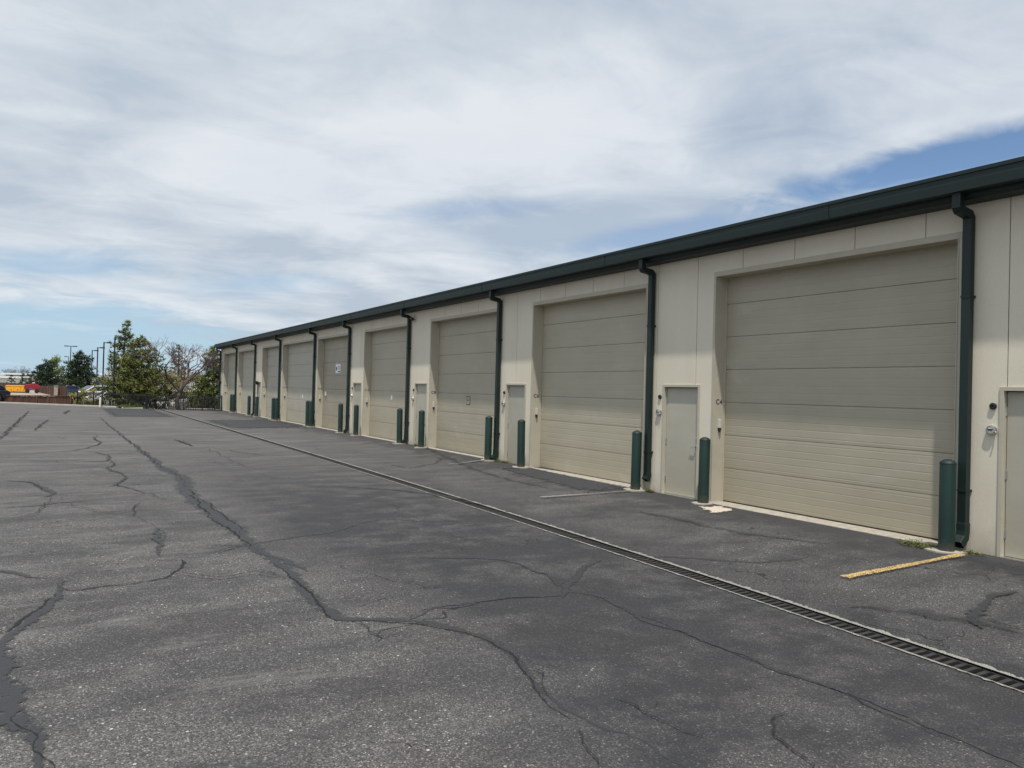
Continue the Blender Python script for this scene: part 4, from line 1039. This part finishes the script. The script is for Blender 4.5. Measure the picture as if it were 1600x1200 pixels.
# ------------------------------------------------------------------ far buildings
WW = painted('white_cladding', (.72, .74, .74), .6); GREYW = painted('grey_cladding', (.28, .30, .30), .6); FASC = painted('white_fascia', (.80, .80, .80), .6)
def shed(px0, px1, depth, ytop, yfas, ybot, label, wallm, dep=20):
    a, b = pt(px0, 600, depth), pt(px1, 600, depth * .98)
    L = math.hypot(b.x - a.x, b.y - a.y); e = empty('warehouse', (a.x, a.y, -.5), math.atan2(b.y - a.y, b.x - a.x)); tag(e, label, 'building', 'white warehouses in the distance')
    pm = (px0 + px1) / 2
    zt, zf = zat(ytop, max(pm, 20), depth) + .5, zat(yfas, max(pm, 20), depth) + .5
    m = MB(); m.box(0, L, 0, dep, 0, zf); m.build('wall', wallm, e)
    m = MB(); m.box(-.6, L + .6, -.7, dep, zf, zt); m.build('fascia', FASC, e)
    m = MB(); m.box(-.5, L + .5, -.5, dep, zt, zt + .15); m.build('roof', GREYW, e)
    for i in range(5):
        x = L * (i + .5) / 5; m = MB(); m.box(x - 1.0, x + 1.0, -.05, -.0, .4, zf * .55); m.build('loading_door', GREYW if wallm is WW else WW, e)
shed(-180, 44, 150, 588.6, 590.6, 600, 'low white warehouse with a bright fascia at the left edge', WW)
shed(8, 55, 190, 583.8, 585.6, 600, 'grey walled warehouse behind the low white one', GREYW)
shed(165, 345, 130, 586, 588, 600, 'pale warehouse glimpsed through the pines', WW, 15)

# ------------------------------------------------------------------ sky and sun
SUN = Vector((-1, -1.4, 4.3)).normalized()
el = math.asin(SUN.z)
sl = bpy.data.lights.new('sun', 'SUN'); so = bpy.data.objects.new('sun', sl); COL.objects.link(so)
sl.energy = 3.9; sl.angle = rad(1.2); sl.color = (1, .955, .88)
so.rotation_euler = (-SUN).to_track_quat('-Z', 'Y').to_euler(); so.location = (0, 0, 60)
wd = bpy.data.worlds.new('World'); sc.world = wd; wd.use_nodes = True
nt = wd.node_tree; nt.nodes.clear()
out = N(nt, 'ShaderNodeOutputWorld')
sky = N(nt, 'ShaderNodeTexSky', sky_type='NISHITA', sun_disc=False, sun_elevation=el, sun_rotation=math.atan2(SUN.x, SUN.y), altitude=1700, air_density=1.15, dust_density=.15, ozone_density=3.5)
bg1 = N(nt, 'ShaderNodeBackground', i_Strength=.11); nt.links.new(sky.outputs[0], bg1.inputs[0])
tc = N(nt, 'ShaderNodeTexCoord'); sp = N(nt, 'ShaderNodeSeparateXYZ'); nt.links.new(tc.outputs['Generated'], sp.inputs[0])
dx, dy, dz = sp.outputs
az = math_(nt, 'ARCTAN2', dx, dy); ev = math_(nt, 'ARCSINE', dz)
# clouds on a flat deck overhead: they foreshorten towards the horizon
zz = math_(nt, 'ADD', math_(nt, 'MAXIMUM', dz, 0.0), .10)
cv = N(nt, 'ShaderNodeCombineXYZ'); nt.links.new(math_(nt, 'DIVIDE', dx, zz), cv.inputs[0]); nt.links.new(math_(nt, 'DIVIDE', dy, zz), cv.inputs[1])
mp = N(nt, 'ShaderNodeMapping'); mp.inputs['Rotation'].default_value = (0, 0, rad(35)); mp.inputs['Scale'].default_value = (1.0, 1.12, 1); mp.inputs['Location'].default_value = (3.1, 1.7, 0); nt.links.new(cv.outputs[0], mp.inputs[0])
c1 = nz(nt, mp.outputs[0], .7, 7, .5, .8)
c2 = nz(nt, mp.outputs[0], 2.1, 10, .6, .9)
c3 = nz(nt, mp.outputs[0], .45, 5, .55, .3)
wob = math_(nt, 'MULTIPLY', math_(nt, 'SUBTRACT', math_(nt, 'ADD', math_(nt, 'MULTIPLY', c1, .35), math_(nt, 'MULTIPLY', c2, .65)), .5), 1.15)
def azel(px, py):
    d = ray(px, py).normalized(); return math.atan2(d.x, d.y), math.asin(d.z)
def gap(pA, pB, thick, amp, soft=.5, tail=.15):
    """break in the cloud deck: long ellipse between two directions of the sky, frayed by the cloud noise"""
    (a0, e0), (a1, e1) = azel(*pA), azel(*pB)
    ca, ce = (a0 + a1) / 2, (e0 + e1) / 2; L = math.hypot(a1 - a0, e1 - e0) / 2; th = math.atan2(e1 - e0, a1 - a0)
    x = math_(nt, 'SUBTRACT', az, ca); y = math_(nt, 'SUBTRACT', ev, ce)
    u = math_(nt, 'ADD', math_(nt, 'MULTIPLY', x, math.cos(th) / L), math_(nt, 'MULTIPLY', y, math.sin(th) / L))
    v = math_(nt, 'ADD', math_(nt, 'MULTIPLY', x, -math.sin(th) / thick), math_(nt, 'MULTIPLY', y, math.cos(th) / thick))
    d = math_(nt, 'SQRT', math_(nt, 'ADD', math_(nt, 'MULTIPLY', u, u), math_(nt, 'MULTIPLY', v, v)))
    d = math_(nt, 'ADD', d, math_(nt, 'MULTIPLY', wob, 2.6))
    m_ = N(nt, 'ShaderNodeMapRange', interpolation_type='SMOOTHSTEP'); m_.inputs[1].default_value = 1 + soft; m_.inputs[2].default_value = 1 - soft; m_.inputs[3].default_value = 0; m_.inputs[4].default_value = amp
    nt.links.new(d, m_.inputs[0]); return m_.outputs[0]
gaps = [gap((1250, 303), (1840, 150), .022, 1.0, .6), gap((600, 333), (860, 318), .010, .38, .8), gap((930, 385), (1160, 345), .014, .5, .8), gap((-300, 525), (330, 550), .050, .95, .6),
        gap((-60, 408), (210, 412), .016, .55, .8), gap((320, 450), (520, 435), .012, .35, .8), gap((1000, 160), (1500, 130), .05, .12, .9)]
tot = gaps[0]
for q in gaps[1:]: tot = math_(nt, 'MAXIMUM', tot, q)
thin = math_(nt, 'MULTIPLY', ramp(nt, c3, [(.42, (0,)), (.72, (.22,))]), 1)
cover = math_(nt, 'SUBTRACT', math_(nt, 'SUBTRACT', 1, tot), thin, clamp=True)
shade = math_(nt, 'ADD', math_(nt, 'MULTIPLY', c1, .66), math_(nt, 'MULTIPLY', c2, .34))
dk = nz(nt, mp.outputs[0], 1.1, 7, .55, .3)
shade = math_(nt, 'ADD', shade, math_(nt, 'MULTIPLY', math_(nt, 'SUBTRACT', dk, .5), .45))
ccol = ramp(nt, shade, [(.38, (.465, .54, .63)), (.5, (.60, .66, .725)), (.62, (.735, .775, .82))])
# added cloud glow, out of view, lifts the shaded wall: brighter towards the sun, high behind the photographer
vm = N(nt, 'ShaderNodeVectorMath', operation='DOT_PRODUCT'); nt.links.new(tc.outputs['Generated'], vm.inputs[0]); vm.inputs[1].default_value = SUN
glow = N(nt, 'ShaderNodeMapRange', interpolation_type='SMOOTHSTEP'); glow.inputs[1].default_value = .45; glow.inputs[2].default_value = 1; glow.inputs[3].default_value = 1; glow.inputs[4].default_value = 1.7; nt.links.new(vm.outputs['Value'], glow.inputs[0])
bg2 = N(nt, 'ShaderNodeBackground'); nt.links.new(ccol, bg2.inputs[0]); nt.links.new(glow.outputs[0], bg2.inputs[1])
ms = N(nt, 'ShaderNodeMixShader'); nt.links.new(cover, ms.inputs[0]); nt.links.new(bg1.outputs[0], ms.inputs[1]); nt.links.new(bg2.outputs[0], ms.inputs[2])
bg3 = N(nt, 'ShaderNodeBackground', i_Strength=1.); bg3.inputs[0].default_value = (.38, .56, .72, 1)
hz = N(nt, 'ShaderNodeMapRange', interpolation_type='SMOOTHSTEP'); hz.inputs[1].default_value = rad(13); hz.inputs[2].default_value = rad(-1); hz.inputs[3].default_value = 0; hz.inputs[4].default_value = .9; nt.links.new(ev, hz.inputs[0])
m2 = N(nt, 'ShaderNodeMixShader'); nt.links.new(hz.outputs[0], m2.inputs[0]); nt.links.new(bg1.outputs[0], m2.inputs[1]); nt.links.new(bg3.outputs[0], m2.inputs[2]); nt.links.new(m2.outputs[0], ms.inputs[1])
nt.links.new(ms.outputs[0], out.inputs[0])

# ------------------------------------------------------------------ render settings
vs = sc.view_settings
vs.view_transform = 'Standard'; vs.look = 'None'; vs.exposure = 0.06; vs.gamma = 1; vs.use_curve_mapping = False
sc.render.engine = 'CYCLES'
sc.cycles.max_bounces = 8; sc.cycles.transparent_max_bounces = 24; sc.cycles.use_denoising = True
